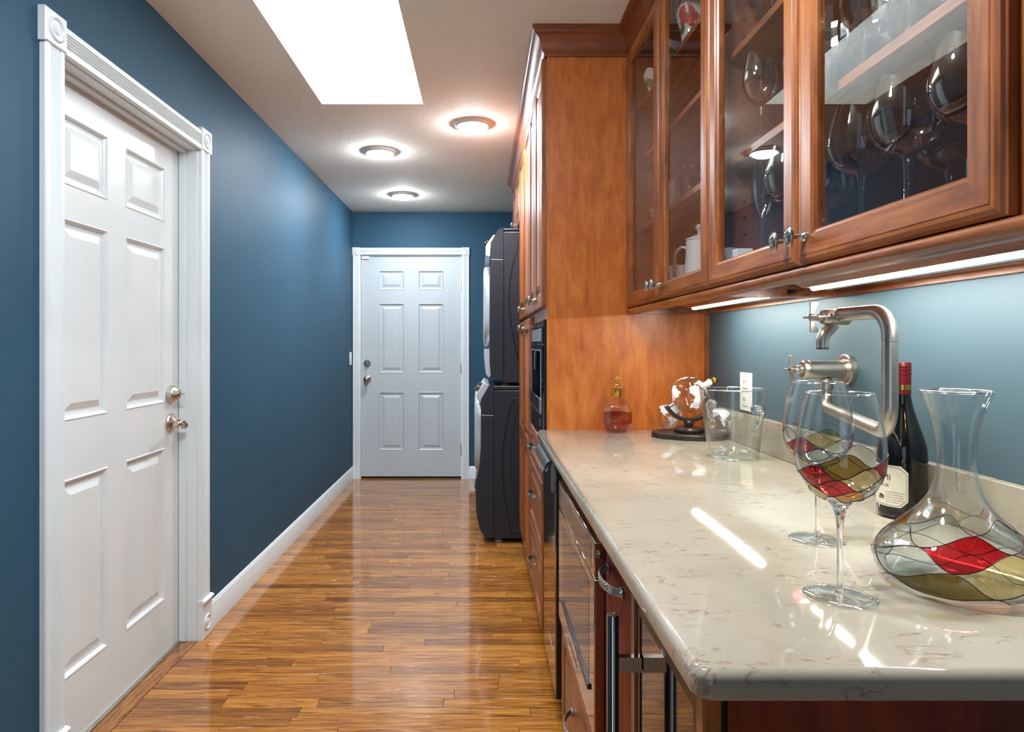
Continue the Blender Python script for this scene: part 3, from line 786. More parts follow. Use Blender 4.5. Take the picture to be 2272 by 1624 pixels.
# ================================================================== BASE RUN AND COUNTER
ZT = 0.902
ct = MB()
def ctop_outline(ins, rc):
    x0, x1, y0, y1 = 0.2167 + ins, XR - 0.001, 0.6635 + ins, YP - 0.001
    r = max(rc - ins, 0.002)
    pts = [(x1, y1), (x0 + 0.006, y1), (x0, y1 - 0.006)]
    for i in range(9):
        a = PI + (PI / 2) * i / 8
        pts.append((x0 + r + r * math.cos(a), y0 + r + r * math.sin(a)))
    pts.append((x1, y0))
    return pts
loops = []
for ins, z in ((0.004, ZT - 0.031), (0.0010, ZT - 0.0300), (0.0, ZT - 0.0275), (0.0, ZT - 0.0105), (0.0008, ZT - 0.0070), (0.0027, ZT - 0.0038), (0.0058, ZT - 0.0014), (0.0100, ZT)):
    loops.append([(p[0], p[1], z) for p in ctop_outline(ins, 0.022)])
ct.loft(loops)
tag(obj('countertop', ct, M['quartz'], smooth=38), 'beige veined quartz countertop with rounded edge along the right wall', 'countertop')
tag(obj('backsplash', MB().box(XR - 0.0205, XR - 0.001, 0.664, YP - 0.008, ZT + 0.0005, 1.004), M['quartz'], bevel=0.0015), 'low beige quartz upstand between countertop and blue wall', 'backsplash')

XBk = 0.84
bc = thing('base_cabinet', 'stained maple base cabinet carrying the quartz countertop, with drawer, reeded pull-out and end panel', 'cabinet', (0.55, 1.6, 0))
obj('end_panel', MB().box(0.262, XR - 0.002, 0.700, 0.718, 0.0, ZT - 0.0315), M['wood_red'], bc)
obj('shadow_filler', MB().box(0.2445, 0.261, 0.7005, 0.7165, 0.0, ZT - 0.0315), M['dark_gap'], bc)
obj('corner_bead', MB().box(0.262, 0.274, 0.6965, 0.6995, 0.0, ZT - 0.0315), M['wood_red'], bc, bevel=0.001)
pt = MB()
for y in (1.026, 1.296, 1.920, 2.062, 2.470):
    pt.box(0.262, XBk, y, y + 0.016, 0.1, ZT - 0.0315)
pt.box(XBk - 0.01, XBk, 0.72, YP - 0.002, 0.1, ZT - 0.0315).box(0.262, XBk - 0.011, 1.313, 1.919, 0.1, 0.112).box(0.262, XBk - 0.011, 1.043, 1.295, 0.1, 0.112)
obj('partitions', pt, M['wood_z'], bc)
obj('toe_kick', MB().box(0.32, 0.335, 0.72, YP - 0.002, 0.0, 0.099), M['wood_dark'], bc)
for y0_, y1_, z0_, z1_ in ((1.920, 2.080, 0.1, ZT - 0.0315), (2.468, YP - 0.0015, 0.1, ZT - 0.0315), (1.302, 1.9195, 0.838, ZT - 0.0315), (1.028, 1.0415, 0.1, ZT - 0.0315), (1.042, 1.3015, 0.862, ZT - 0.0315)):
    obj('face_frame', MB().box(0.2535, 0.2615, y0_, y1_, z0_, z1_), M['wood_z'], bc)
d = raised('drawer', bc, 1.309, 1.908, 0.118, 0.432, DRAWER, WD, lambda u, v, dd: (0.2532 - dd, u, v))
pull(d, 0.2327, 1.61, 0.293, 0.128)
# reeded pull-out
rp = []
n = 17; a, b = 1.044, 1.300
for i in range(n):
    u0 = a + (b - a) * i / n; s = (b - a) / n
    for j in range(5):
        t = j / 5
        rp.append((u0 + s * (0.08 + 0.84 * t), 0.0015 + 0.0055 * math.sin(PI * t) ** 0.7))
    rp.append((u0 + s * 0.96, 0.0))
poly = [(a, -0.010)] + rp + [(b, -0.010)]
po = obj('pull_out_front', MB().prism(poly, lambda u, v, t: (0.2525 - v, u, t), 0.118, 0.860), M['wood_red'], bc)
pull(po, 0.2455, 1.204, 0.800, 0.127, 0.024)

# ---- wine cooler -----------------------------------------------------------------------
wcx = thing('wine_cooler', 'undercounter wine cooler with wood framed dark glass door and steel bar handle', 'wine cooler', (0.5, 0.87, 0))
bd = MB().box(0.264, 0.80, 0.722, 1.022, 0.0, 0.866)
obj('body', bd, M['black'], wcx, bevel=0.003)
PC = lambda u, v, dd: (0.2590 - dd, u, v)
cd = obj('door', MB().nested(0.692, 1.0245, 0.11, 0.8695, [(0, 0.006), (0, 0.023), (0.002, 0.0255), (0.021, 0.0255), (0.0215, 0.020), (0.0215, 0.006)], PC, cap=False, close=True, mis=(0, 1, 1)), [M['wood_y'], M['wood_z']], wcx)
obj('gasket', MB().box(0.2535, 0.2635, 0.722, 1.02, 0.112, 0.866), M['black'], wcx)
gp = obj('glass_pane', MB().box(0.2385, 0.2525, 0.7145, 1.002, 0.1325, 0.847), M['blackgloss'], cd)
fr = MB().nested(0.7145, 1.002, 0.1325, 0.847, [(0, 0.0206), (0, 0.0222), (0.02, 0.0222), (0.02, 0.0206)], PC, cap=False, close=True)
obj('black_border', fr, M['black'], cd)
hb = obj('bar_handle', MB().lathe([(0, 0.20), (0.009, 0.2), (0.009, 0.8295), (0.0082, 0.8308), (0.0062, 0.8308), (0.0055, 0.8302), (0, 0.8302)], 28, (0.1955, 0.977, 0)), M['steel'], wcx, smooth=35)
for z in (0.758, 0.27):
    obj('handle_bracket', MB().box(0.2035, 0.2370, 0.971, 0.983, z - 0.011, z + 0.011), M['steel'], hb)

# ---- microwave drawer -------------------------------------------------------------------
mw = thing('microwave_drawer', 'stainless steel microwave drawer with dark window under the countertop', 'microwave', (0.5, 1.61, 0.44))
A, B, mx = 1.3095, 1.908, 0.225
obj('body', MB().box(0.2625, 0.80, 1.3135, 1.9185, 0.445, 0.832), M['steel'], mw)
obj('control_strip', MB().box(mx, 0.2615, A, B, 0.7650, 0.837), M['steel'], mw, bevel=0.0025)
obj('control_glass', MB().box(mx - 0.0006, mx + 0.002, A + 0.035, B - 0.04, 0.7745, 0.826), M['blackgloss'], mw)
dr = obj('drawer', MB().box(mx, 0.2615, A, B, 0.443, 0.7625), M['steel'], mw, bevel=0.0025)
obj('window', MB().box(mx - 0.0006, mx + 0.002, 1.372, 1.811, 0.526, 0.738), M['blackgloss'], dr)
obj('window_bar', MB().box(mx - 0.005, mx, 1.366, 1.818, 0.514, 0.526), M['black'], dr, bevel=0.001)
obj('badge', MB().box(mx - 0.0015, mx, 1.54, 1.68, 0.489, 0.502), M['washer_light'], dr, bevel=0.0005)
bl = MB()
for i in range(9):
    yy = 1.545 + 0.014 * i
    bl.box(mx - 0.0004, mx + 0.0004, yy, yy + 0.008, 0.470, 0.478)
lt = obj('lettering', bl, M['black'], dr)

# ---- trash compactor ---------------------------------------------------------------------
tcx = thing('trash_compactor', 'narrow black and steel trash compactor with black top handle beside the drawers', 'compactor', (0.5, 2.27, 0))
A, B, mx = 2.083, 2.465, 0.2345
obj('body', MB().box(0.2630, 0.80, A + 0.002, B + 0.002, 0.09, 0.862), M['black'], tcx)
fd = obj('front_panel', MB().box(mx, 0.262, A + 0.008, B - 0.004, 0.119, 0.842), M['steel'], tcx, bevel=0.004)
obj('side_trim', MB().box(mx + 0.004, 0.2622, A + 0.0005, A + 0.0075, 0.119, 0.842), M['black'], fd)
obj('base_bumper', MB().box(mx + 0.003, 0.262, A + 0.004, B - 0.004, 0.104, 0.1185), M['black'], tcx)
hp = [(0.2620, 0.8615), (0.226, 0.8615), (0.215, 0.859), (0.2065, 0.852), (0.2025, 0.842), (0.2015, 0.834), (0.2065, 0.834), (0.2085, 0.842), (0.213, 0.849), (0.221, 0.8545), (0.2620, 0.8550)]
obj('top_handle', MB().prism(hp, lambda a, b, q: (a, q, b), A + 0.004, B - 0.004), M['black'], tcx, smooth=30)
for y in (A + 0.010, B - 0.016):
    obj('handle_bracket', MB().prism([(0.2335, 0.842), (0.2335, 0.765), (0.228, 0.755), (0.2225, 0.765), (0.2225, 0.835), (0.226, 0.8545), (0.2335, 0.8545)], lambda a, b, q: (a, q, b), y, y + 0.006), M['pewter'], tcx)
bl = MB()
for i in range(10):
    yy = 2.155 + 0.0135 * i
    bl.box(mx - 0.0005, mx + 0.0005, yy, yy + (0.008 if i else 0.011), 0.222, 0.232 if i % 3 else 0.237)
obj('lettering', bl, M['washer_light'], fd)

# ================================================================== LAUNDRY STACK
def smooth_poly(p, n=5): return [tuple(q) for q in spline(p, n)]
def superellipse_door(parent, name, xa, xb, yc, zc, hy, hz, mat):
    m = MB(); N = 44; loops = []
    for q, x in ((1.0, xa), (1.0, xa + (xb-xa)*0.45), (0.985, xa + (xb-xa)*0.75), (0.95, xa + (xb-xa)*0.93), (0.86, xb), (0.74, xb), (0.70, xb + 0.006), (0.5, xb + 0.02), (0.2, xb + 0.026)):
        L = []
        for k in range(N):
            a = 2*PI*k/N; c_, s_ = math.cos(a), math.sin(a); e = 2/3.4
            L.append((x, yc + hy*q*math.copysign(abs(c_)**e, c_), zc + hz*q*math.copysign(abs(s_)**e, s_)))
        loops.append(L)
    m.loft(loops)
    return obj(name, m, [mat], parent, smooth=40)
LY0, LY1 = 4.052, 4.742
YC = (LY0 + LY1) / 2
ws = thing('washing_machine', 'graphite front-loading washer standing on the oak floor under the dryer', 'washing machine', (0.4, YC, 0))
obj('cabinet', MB().box(0.0765, 0.80, LY0, LY1, 0.032, 0.948), M['washer'], ws, bevel=0.006)
obj('top_panel', MB().box(0.074, 0.81, LY0 - 0.002, LY1 + 0.002, 0.950, 0.9745), M['washer'], ws, bevel=0.006, segs=3)
FAS = [(0.0758, 0.9735), (0.0511, 0.977), (0.030, 0.945), (0.001, 0.890), (-0.004, 0.865), (-0.003, 0.838), (-0.003, 0.72), (-0.004, 0.60), (-0.010, 0.48), (-0.030, 0.40), (-0.036, 0.318), (-0.033, 0.213), (-0.022, 0.143), (-0.0056, 0.079), (0.0245, 0.046), (0.050, 0.0385), (0.0758, 0.037)]
obj('front_fascia', MB().prism(FAS, lambda a, b, q: (a, q, b), LY0 + 0.002, LY1 - 0.002), M['washer'], ws, smooth=35)
obj('fascia_seam', MB().tube([(0.0755, LY0 + 0.0012, 0.790), (0.001, LY0 + 0.0012, 0.793)], 0.0016, 8), M['washer_light'], ws)
CP = [(0.0500, 0.9775), (0.0178, 0.9895), (-0.029, 0.920), (-0.026, 0.892), (-0.010, 0.866), (-0.0045, 0.866), (0.0005, 0.8905)]
cp = obj('control_panel', MB().prism(CP, lambda a, b, q: (a, q, b), LY0 + 0.012, LY1 - 0.012), M['washer_light'], ws, bevel=0.003)
kd = Vector((-0.83, 0, 0.56)).normalized()
KM = kd.to_track_quat('Z', 'Y').to_matrix()
obj('dial', MB().lathe([(0, 0), (0.032, 0), (0.033, 0.006), (0.029, 0.010), (0.028, 0.026), (0.024, 0.028), (0, 0.028)], 28, (-0.006, 4.21, 0.952), KM), M['steel'], cp, smooth=35)
sd = superellipse_door(ws, 'door', -0.002, -0.044, YC, 0.665, 0.27, 0.255, M['washer_light'])
obj('latch', MB().box(-0.043, -0.034, LY0 + 0.06, LY0 + 0.20, 0.325, 0.36), M['wall'], ws, bevel=0.002)
obj('kick_panel', MB().prism([(-0.0375, 0.318), (-0.0345, 0.213), (-0.0235, 0.143), (-0.0225, 0.145), (-0.0335, 0.215), (-0.0365, 0.318)], lambda a, b, q: (a, q, b), LY0 + 0.05, LY1 - 0.05), M['steel'], ws)
def groove(parent, pts, mat, r=0.0026):
    return obj('pressed_line', MB().tube(spline([(x, LY0 - 0.0002, z) for x, z in pts], 6), r, 8, flat=(1, 1)), mat, parent, smooth=60)
groove(ws, [(0.235, 0.900), (0.208, 0.890), (0.175, 0.827), (0.1415, 0.6465), (0.1315, 0.513), (0.1415, 0.313), (0.1815, 0.092), (0.195, 0.079), (0.24, 0.079)], M['black'])
groove(ws, [(0.245, 0.88), (0.225, 0.827), (0.1946, 0.680), (0.181, 0.513), (0.195, 0.346), (0.228, 0.152)], M['washer'])
for x in (0.11, 0.75):
    for y in (LY0 + 0.06, LY1 - 0.06):
        obj('foot', MB().lathe([(0, 0), (0.024, 0), (0.024, 0.012), (0.012, 0.016), (0.012, 0.033), (0, 0.033)], 16, (x, y, 0.0002)), M['washer_light'], ws, smooth=35)

dy = thing('dryer', 'graphite clothes dryer stacked on top of the washing machine', 'dryer', (0.45, YC, 0.975))
obj('cabinet', MB().box(0.136, 0.82, LY0, LY1, 0.992, 1.928), M['washer'], dy, bevel=0.006)
obj('top_panel', MB().box(0.134, 0.83, LY0 - 0.002, LY1 + 0.002, 1.930, 1.9465), M['washer'], dy, bevel=0.005, segs=3)
FAS = [(0.1353, 1.9446), (0.112, 1.9455), (0.1035, 1.940), (0.062, 1.859), (0.0585, 1.82), (0.0585, 1.76), (0.052, 1.70), (0.051, 1.50), (0.051, 1.233), (0.052, 1.12), (0.0587, 1.034), (0.079, 1.013), (0.100, 1.009), (0.1353, 1.008)]
obj('front_fascia', MB().prism(FAS, lambda a, b, q: (a, q, b), LY0 + 0.002, LY1 - 0.002), M['washer'], dy, smooth=35)
obj('fascia_seam', MB().tube([(0.1345, LY0 + 0.0012, 1.752), (0.06, LY0 + 0.0012, 1.755)], 0.0016, 8), M['washer_light'], dy)
CP = [(0.0865, 1.9085), (0.0745, 1.9085), (0.0278, 1.842), (0.0258, 1.78), (0.0555, 1.772), (0.0575, 1.82), (0.0605, 1.8595)]
cp = obj('control_panel', MB().prism(CP, lambda a, b, q: (a, q, b), LY0 + 0.012, LY1 - 0.012), M['washer_light'], dy, bevel=0.003)
obj('dial', MB().lathe([(0, 0), (0.032, 0), (0.033, 0.006), (0.029, 0.010), (0.028, 0.022), (0.024, 0.024), (0, 0.024)], 28, (0.050, 4.20, 1.872), KM), M['steel'], cp, smooth=35)
superellipse_door(dy, 'door', 0.051, 0.0135, YC, 1.475, 0.27, 0.265, M['washer_light'])
obj('lower_fascia', MB().prism([(0.0505, 1.200), (0.020, 1.198), (0.018, 1.17), (0.0205, 1.12), (0.028, 1.047), (0.045, 1.024), (0.0575, 1.036), (0.0512, 1.12)], lambda a, b, q: (a, q, b), LY0 + 0.02, LY1 - 0.02), M['washer_light'], dy, smooth=35)
groove(dy, [(0.245, 1.90), (0.223, 1.828), (0.189, 1.692), (0.172, 1.542), (0.182, 1.369), (0.216, 1.184), (0.245, 1.11)], M['black'])
for x in (0.155, 0.75):
    for y in (LY0 + 0.06, LY1 - 0.06):
        obj('foot', MB().lathe([(0, 0), (0.022, 0), (0.022, 0.009), (0.012, 0.011), (0.012, 0.0175), (0, 0.0175)], 16, (x, y, 0.9748)), M['wood_y'], dy, smooth=35)

# ================================================================== CEILING LIGHTS, SWITCH, SENSOR, OUTLET
def lamp(x, y, label):
    t = thing('recessed_light', label, 'ceiling light', (x, y, ZC), 'recessed ceiling lights')
    z = ZC - 0.0005
    obj('trim_ring', MB().lathe([(0.078, 0), (0.101, 0), (0.101, -0.006), (0.094, -0.014), (0.086, -0.017), (0.078, -0.012)], 44, (x, y, z), closed=True), M['white'], t, smooth=40)
    obj('lens', MB().lathe([(0.0775, -0.002), (0.0775, -0.012), (0.066, -0.026), (0.046, -0.036), (0.022, -0.041), (0, -0.042)], 40, (x, y, z)), M['lamp'], t, smooth=60)
lamp(-0.048, 3.607, 'lit recessed ceiling light closest to the tall wooden cabinet')
lamp(-0.636, 4.12, 'lit recessed ceiling light, middle of the three in depth')
lamp(-0.635, 5.317, 'lit recessed ceiling light nearest the far white door')
lamp(-0.048, 0.95, 'added out-of-view fill light above the near end of the counter')  # unseen fill lamp, added to brighten the near end
lamp(-0.36, 0.95, 'added out-of-view fill light before the skylight, toward the left wall')  # second added fill lamp, out of view, for the left side
sw = thing('light_switch', 'white wall switch plate on the blue wall beside the far door', 'switch', (XL, 5.905, 1.10))
obj('plate', MB().box(XL + 0.0003, XL + 0.006, 5.865, 5.945, 1.042, 1.160), M['outlet'], sw, bevel=0.002)
obj('rocker', MB().box(XL + 0.0062, XL + 0.009, 5.888, 5.922, 1.068, 1.134), M['outlet'], sw, bevel=0.0015)
se = thing('door_sensor', 'small white contact sensor at the top left of the far door', 'sensor', (-1.06, YF, 2.03))
obj('magnet', MB().box(-1.096, -1.030, YF + 0.002, YF + 0.0175, 2.010, 2.036), M['outlet'], se, bevel=0.003)
ou = thing('outlet', 'white two-socket wall outlet on the blue wall above the low quartz upstand', 'outlet', (XR, 2.172, 1.08))
obj('plate', MB().box(XR - 0.006, XR - 0.0003, 2.124, 2.216, 1.012, 1.138), M['outlet'], ou, bevel=0.002)
for z in (1.046, 1.104):
    rc = obj('receptacle', MB().box(XR - 0.0085, XR - 0.0062, 2.152, 2.188, z - 0.017, z + 0.017), M['outlet'], ou, bevel=0.0015)
    for yy in (2.163, 2.177):
        obj('slot', MB().box(XR - 0.0089, XR - 0.0086, yy - 0.0015, yy + 0.0015, z - 0.002, z + 0.010), M['black'], rc)

# ================================================================== POT FILLER
pf = thing('pot_filler', 'brushed nickel folding pot filler faucet mounted on the blue wall', 'faucet', (XR, 1.566, 1.172))
NK = M['nickel']
wy, wz = 1.566, 1.172
obj('flange', MB().lathe([(0, 0.0005), (0.0365, 0.0005), (0.0365, 0.012), (0.034, 0.014), (0.024, 0.0145), (0.024, 0.02), (0, 0.02)], 40, (XR, wy, wz), AX_MX), NK, pf, smooth=35)
vb = obj('wall_valve', MB().lathe([(0, 0.0205), (0.0215, 0.0205), (0.0215, 0.098), (0.0205, 0.099), (0.0205, 0.100), (0.0215, 0.101), (0.0215, 0.110), (0.019, 0.114), (0.0105, 0.115), (0.0105, 0.122), (0.008, 0.124), (0.008, 0.132), (0, 0.132)], 32, (XR, wy, wz), AX_MX), NK, pf, smooth=35)
def cross(parent, x, y, z, L):
    m = MB(); h = L / 2
    blade = [(-0.0016, -0.006), (-0.012, -h), (-0.009, -h - 0.002), (0.0, -h - 0.002), (0.003, -h), (0.003, h), (0.0, h + 0.002), (-0.009, h + 0.002), (-0.012, h), (-0.0016, 0.006)]
    b2 = [(0.0035, -h * 0.97), (0.0035, h * 0.97), (0.0, h), (-0.010, h), (-0.013, h * 0.95), (-0.0035, 0.007), (-0.0035, -0.007), (-0.013, -h * 0.95), (-0.010, -h), (0.0, -h)]
    m.prism(b2, lambda a, b, t: (x - a, y + t, z + b), -0.0018, 0.0018)
    m.prism(b2, lambda a, b, t: (x - a, y + b, z + t), -0.0018, 0.0018)
    m.lathe([(0, -0.006), (0.007, -0.006), (0.007, 0.004), (0, 0.004)], 20, (x, y, z), AX_MX)
    return obj('cross_handle', m, NK, parent, bevel=0.0008)
cross(vb, XR - 0.140, wy, wz, 0.068)
lx, lz = XR - 0.057, 1.083
ex, ey = 0.678, 1.09
dirv = Vector((ex - lx, ey - wy, 0)).normalized()
R = 0.0125
def bend(p0, p1, p2, r, n=8):
    """fillet of the corner p0-p1-p2"""
    p0, p1, p2 = Vector(p0), Vector(p1), Vector(p2)
    a = (p0 - p1).normalized(); b = (p2 - p1).normalized()
    A, B = p1 + a * r, p1 + b * r; out = []
    for i in range(n + 1):
        t = i / n
        ang = t * PI / 2
        c_ = A + B - p1
        out.append(c_ + (A - c_) * math.cos(ang) + (B - c_) * math.sin(ang))
    return out
low = [Vector((lx, wy, wz - 0.0205))] + bend((lx, wy, wz), (lx, wy, lz), (ex, ey, lz), 0.035)
low += bend((lx, wy, lz), (ex, ey, lz), (ex, ey, 1.3), 0.050) + [Vector((ex, ey, 1.235))]
obj('lower_arm', MB().tube(low, R, 22), NK, pf, smooth=50)
obj('collar', MB().lathe([(0.0126, 0), (0.016, 0.001), (0.016, 0.020), (0.0126, 0.021)], 28, (lx, wy, 1.125), closed=True), NK, pf, smooth=35)
obj('swivel_ring', MB().lathe([(0, 1.2352), (0.0118, 1.2352), (0.0118, 1.2372), (0.0130, 1.2376), (0.0130, 1.2425), (0, 1.2425)], 28, (ex, ey, 0)), NK, pf, smooth=35)
uz, vx, vy = 1.288, 0.668, 1.238
up = [Vector((ex, ey, 1.2428))] + bend((ex, ey, 1.2), (ex, ey, uz), (vx, vy, uz), 0.040) + [Vector((vx + 0.001, vy - 0.016, uz))]
obj('upper_arm', MB().tube(up, R, 22), NK, pf, smooth=50)
v2 = obj('spout_valve', MB().lathe([(0, -0.024), (0.0135, -0.024), (0.0148, -0.022), (0.0148, 0.008), (0.0140, 0.009), (0.0140, 0.010), (0.0148, 0.011), (0.0148, 0.022), (0.0125, 0.026), (0.007, 0.027), (0.007, 0.036), (0, 0.036)], 28, (vx, vy, 1.2835), AX_MX), NK, pf, smooth=35)
cross(v2, vx - 0.045, vy, 1.2835, 0.058)
sp = [Vector((vx - 0.002, vy, 1.2715))] + bend((vx - 0.002, vy, 1.28), (vx - 0.004, vy, 1.262), (vx - 0.03, vy, 1.262), 0.006)[:2]
spts = spline([(vx - 0.004, vy, 1.270), (vx - 0.010, vy, 1.262), (vx - 0.020, vy, 1.252), (vx - 0.0245, vy, 1.240), (vx - 0.025, vy, 1.2275)], 6)
obj('spout', MB().tube(spts, 0.0110, 22), NK, pf, smooth=50)
obj('aerator', MB().lathe([(0, 0), (0.0105, 0), (0.0112, 0.001), (0.0112, 0.0045), (0.0105, 0.005), (0, 0.005)], 24, (vx - 0.025, vy, 1.2220)), M['steel'], pf, smooth=35)

# ================================================================== STAINED GLASSWARE
def arclen(prof):
    S = [0.0]
    for a, b in zip(prof, prof[1:]): S.append(S[-1] + math.hypot(b[0]-a[0], b[1]-a[1]))
    return S
class Surf:
    """a turned surface addressed by (angle, share of the profile length)"""
    def __init__(s, prof, c, off=0.0005):
        s.p = prof; s.S = arclen(prof); s.c = c; s.off = off
    def __call__(s, th, q, extra=0.0):
        L = max(0, min(1, q)) * s.S[-1]
        i = 0
        while i < len(s.S) - 2 and s.S[i+1] < L: i += 1
        d = s.S[i+1] - s.S[i]; t = (L - s.S[i]) / d if d > 0 else 0
        a, b = s.p[i], s.p[i+1]
        r = a[0] + (b[0]-a[0])*t; z = a[1] + (b[1]-a[1])*t
        nx, nz = (b[1]-a[1]), -(b[0]-a[0]); l = math.hypot(nx, nz) or 1
        r += nx/l*(s.off + extra); z += nz/l*(s.off + extra)
        return (s.c[0] + r*math.cos(th), s.c[1] + r*math.sin(th), s.c[2] + z)
def stained(parent, S, n, rows, cols, th0, twist=0.0, lead_r=0.00055, amp=0.10):
    """diamond lattice of coloured panes with leading; rows = profile shares; cols[i][j] = colour or None"""
    def node(i, j):
        return (th0 + (j + 0.5 * (i % 2)) * 2*PI/n + twist*i, rows[i] + amp*(rows[1]-rows[0])*math.sin(2.3*j + 1.7*i))
    def unwrap(i, j, ref):
        a, q = node(i, j)
        while a - ref > PI: a -= 2*PI
        while a - ref < -PI: a += 2*PI
        return (a, q)
    def ease(A, B, t):
        return (A[0] + (B[0]-A[0])*t, A[1] + (B[1]-A[1])*(t - 0.09*math.sin(2*PI*t)))
    K = 7
    done = set()
    for i in range(1, len(rows) - 1):
        for j in range(n):
            j2 = j if i % 2 == 0 else j + 1
            Lf = node(i, j); ref = Lf[0]
            Rt = node(i, j + 1)
            lowr = (i-1, j if (i-1) % 2 == 1 else j + 1); upr = (i+1, j if (i+1) % 2 == 1 else j + 1)
            Bt = unwrap(*lowr, ref); Tp = unwrap(*upr, ref)
            edges = ((Bt, Lf), (Bt, Rt), (Lf, Tp), (Rt, Tp))
            for A, B in edges:
                key = (round(A[0] % (2*PI), 3) % 6.283, round(A[1], 4), round(B[0] % (2*PI), 3) % 6.283, round(B[1], 4))
                if key in done: continue
                done.add(key)
                obj('leading', MB().tube([S(*ease(A, B, t/10)) for t in range(11)], lead_r, 6), M['lead'], parent, smooth=60)
            c_ = cols[i-1][j % len(cols[i-1])]
            if c_ is None: continue
            vs = []
            for a in range(K + 1):
                for b in range(K + 1):
                    s_, t_ = a / K, b / K
                    e0 = ease(Bt, Lf, t_); e1 = ease(Rt, Tp, t_); f0 = ease(Bt, Rt, s_); f1 = ease(Lf, Tp, s_)
                    P = [e0[k]*(1-s_) + e1[k]*s_ + f0[k]*(1-t_) + f1[k]*t_
                         - (Bt[k]*(1-s_)*(1-t_) + Rt[k]*s_*(1-t_) + Lf[k]*(1-s_)*t_ + Tp[k]*s_*t_) for k in (0, 1)]
                    vs.append(S(P[0], P[1]))
            fs = [(a*(K+1)+b, (a+1)*(K+1)+b, (a+1)*(K+1)+b+1, a*(K+1)+b+1) for a in range(K) for b in range(K)]
            obj('stained_pane', MB().add(vs, fs), M['t_' + c_], parent, smooth=80, recalc=False)
def shell(name, prof, th, c, mat, parent, n=64, floor_t=None):
    """closed wall of glass: outer profile and its inner offset"""
    inn = []
    for i, (r, z) in enumerate(prof):
        a = prof[max(i-1, 0)]; b = prof[min(i+1, len(prof)-1)]
        nx, nz = (b[1]-a[1]), -(b[0]-a[0]); l = math.hypot(nx, nz) or 1
        inn.append((max(r - nx/l*th, 0.0), z - nz/l*th))
    inn[-1] = (prof[-1][0] - th, prof[-1][1])
    if floor_t: inn[0] = (0.0, prof[0][1] + floor_t)
    inn[0] = (0.0, inn[0][1])
    return obj(name, MB().lathe(prof + inn[::-1], n, c), mat, parent, smooth=60)
BOWL = spline([(0.0, 0.1240), (0.012, 0.1252), (0.026, 0.131), (0.040, 0.1435), (0.0495, 0.162), (0.0535, 0.185), (0.0525, 0.207), (0.0485, 0.231), (0.0440, 0.252), (0.0402, 0.266)], 6)
def rim_ring(parent, c_, R_, z, r):
    pts = [(c_[0] + R_*math.cos(2*PI*k/64), c_[1] + R_*math.sin(2*PI*k/64), c_[2] + z) for k in range(65)]
    obj('rim', MB().tube(pts, r, 8, caps=False), M['rim'], parent, smooth=60)
def stained_glass(label, x, y, cols, th0):
    t = thing('wine_glass', label, 'glass', (x, y, ZT), 'stained glass wine glasses')
    c_ = (x, y, ZT + 0.0006)
    b = shell('bowl', BOWL, 0.0011, c_, M['stem_fg'], t)
    stem = [(0.0, 0.0060), (0.0055, 0.0060), (0.0042, 0.014), (0.0036, 0.03), (0.0036, 0.07), (0.0042, 0.092), (0.0062, 0.108), (0.0098, 0.118), (0.0142, 0.1243), (0.011, 0.1240), (0.0, 0.1232)]
    obj('stem', MB().lathe(spline(stem[1:9], 4) and [stem[0]] + spline(stem[1:9], 4) + stem[9:], 28, c_), M['glass'], t, smooth=60)
    foot = [(0, 0.0), (0.040, 0.0), (0.0440, 0.0008), (0.0446, 0.0016), (0.0438, 0.0023), (0.030, 0.0030), (0.015, 0.0042), (0.008, 0.0056), (0.0, 0.0058)]
    obj('foot', MB().lathe(foot, 56, c_), M['foot'], t, smooth=50)
    rim_ring(b, c_, 0.0396, 0.2662, 0.0009)
    S = Surf(BOWL, c_)
    stained(b, S, 5, [0.12, 0.21, 0.30, 0.39, 0.48, 0.57], cols, th0, 0.12)
    return t
M['stem_fg'] = thin_glass('stained_glass_bowl', (0.985, 0.99, 0.99), (0.55, 0.58, 0.6), 0.9, 0.03, 4.0, emax=5.0)
stained_glass('stained glass wine glass with red and olive panes, nearest the counter edge', 0.468, 0.857,
    [['amber', 'blue', None, None, 'yellow'], ['red', 'blue', None, 'yellow', None], ['yellow', 'pink', None, None, 'red'], ['olive', 'red', None, 'blue', None]], -3.10)
stained_glass('stained glass wine glass standing behind the other stained one, beneath the faucet', 0.566, 1.106,
    [['blue', 'amber', None, None, 'amber'], ['blue', 'pink', None, None, 'amber'], ['blue', 'pink', None, None, 'red'], ['yellow', None, None, 'blue', None]], -2.95)

# ---- decanter
dc = (0.651, 0.900, ZT + 0.0006)
dt = thing('decanter', 'wide bottomed glass decanter with stained red panes at the counter front', 'decanter', (dc[0], dc[1], ZT))
DEC = spline([(0.0, 0.0), (0.05, 0.0), (0.075, 0.0025), (0.0925, 0.012), (0.1005, 0.028), (0.0985, 0.043), (0.088, 0.060), (0.069, 0.079), (0.050, 0.098), (0.034, 0.120), (0.0255, 0.145), (0.0222, 0.172), (0.0240, 0.200), (0.0305, 0.232), (0.0428, 0.265)], 6)
dg = shell('body', DEC, 0.0022, dc, M['decanter'], dt, 84)
rim_ring(dg, dc, 0.0418, 0.2655, 0.0017)
SD = Surf(DEC, dc)
stained(dg, SD, 5, [0.20, 0.27, 0.34, 0.41, 0.48, 0.55],
    [['olive', 'blue', None, None, None], ['blue', 'yellow', None, None, 'blue'], ['red', 'pink', None, 'blue', 'blue'], ['blue', 'blue', 'amber', 'yellow', 'amber']], -3.8, 0.16, 0.0006)

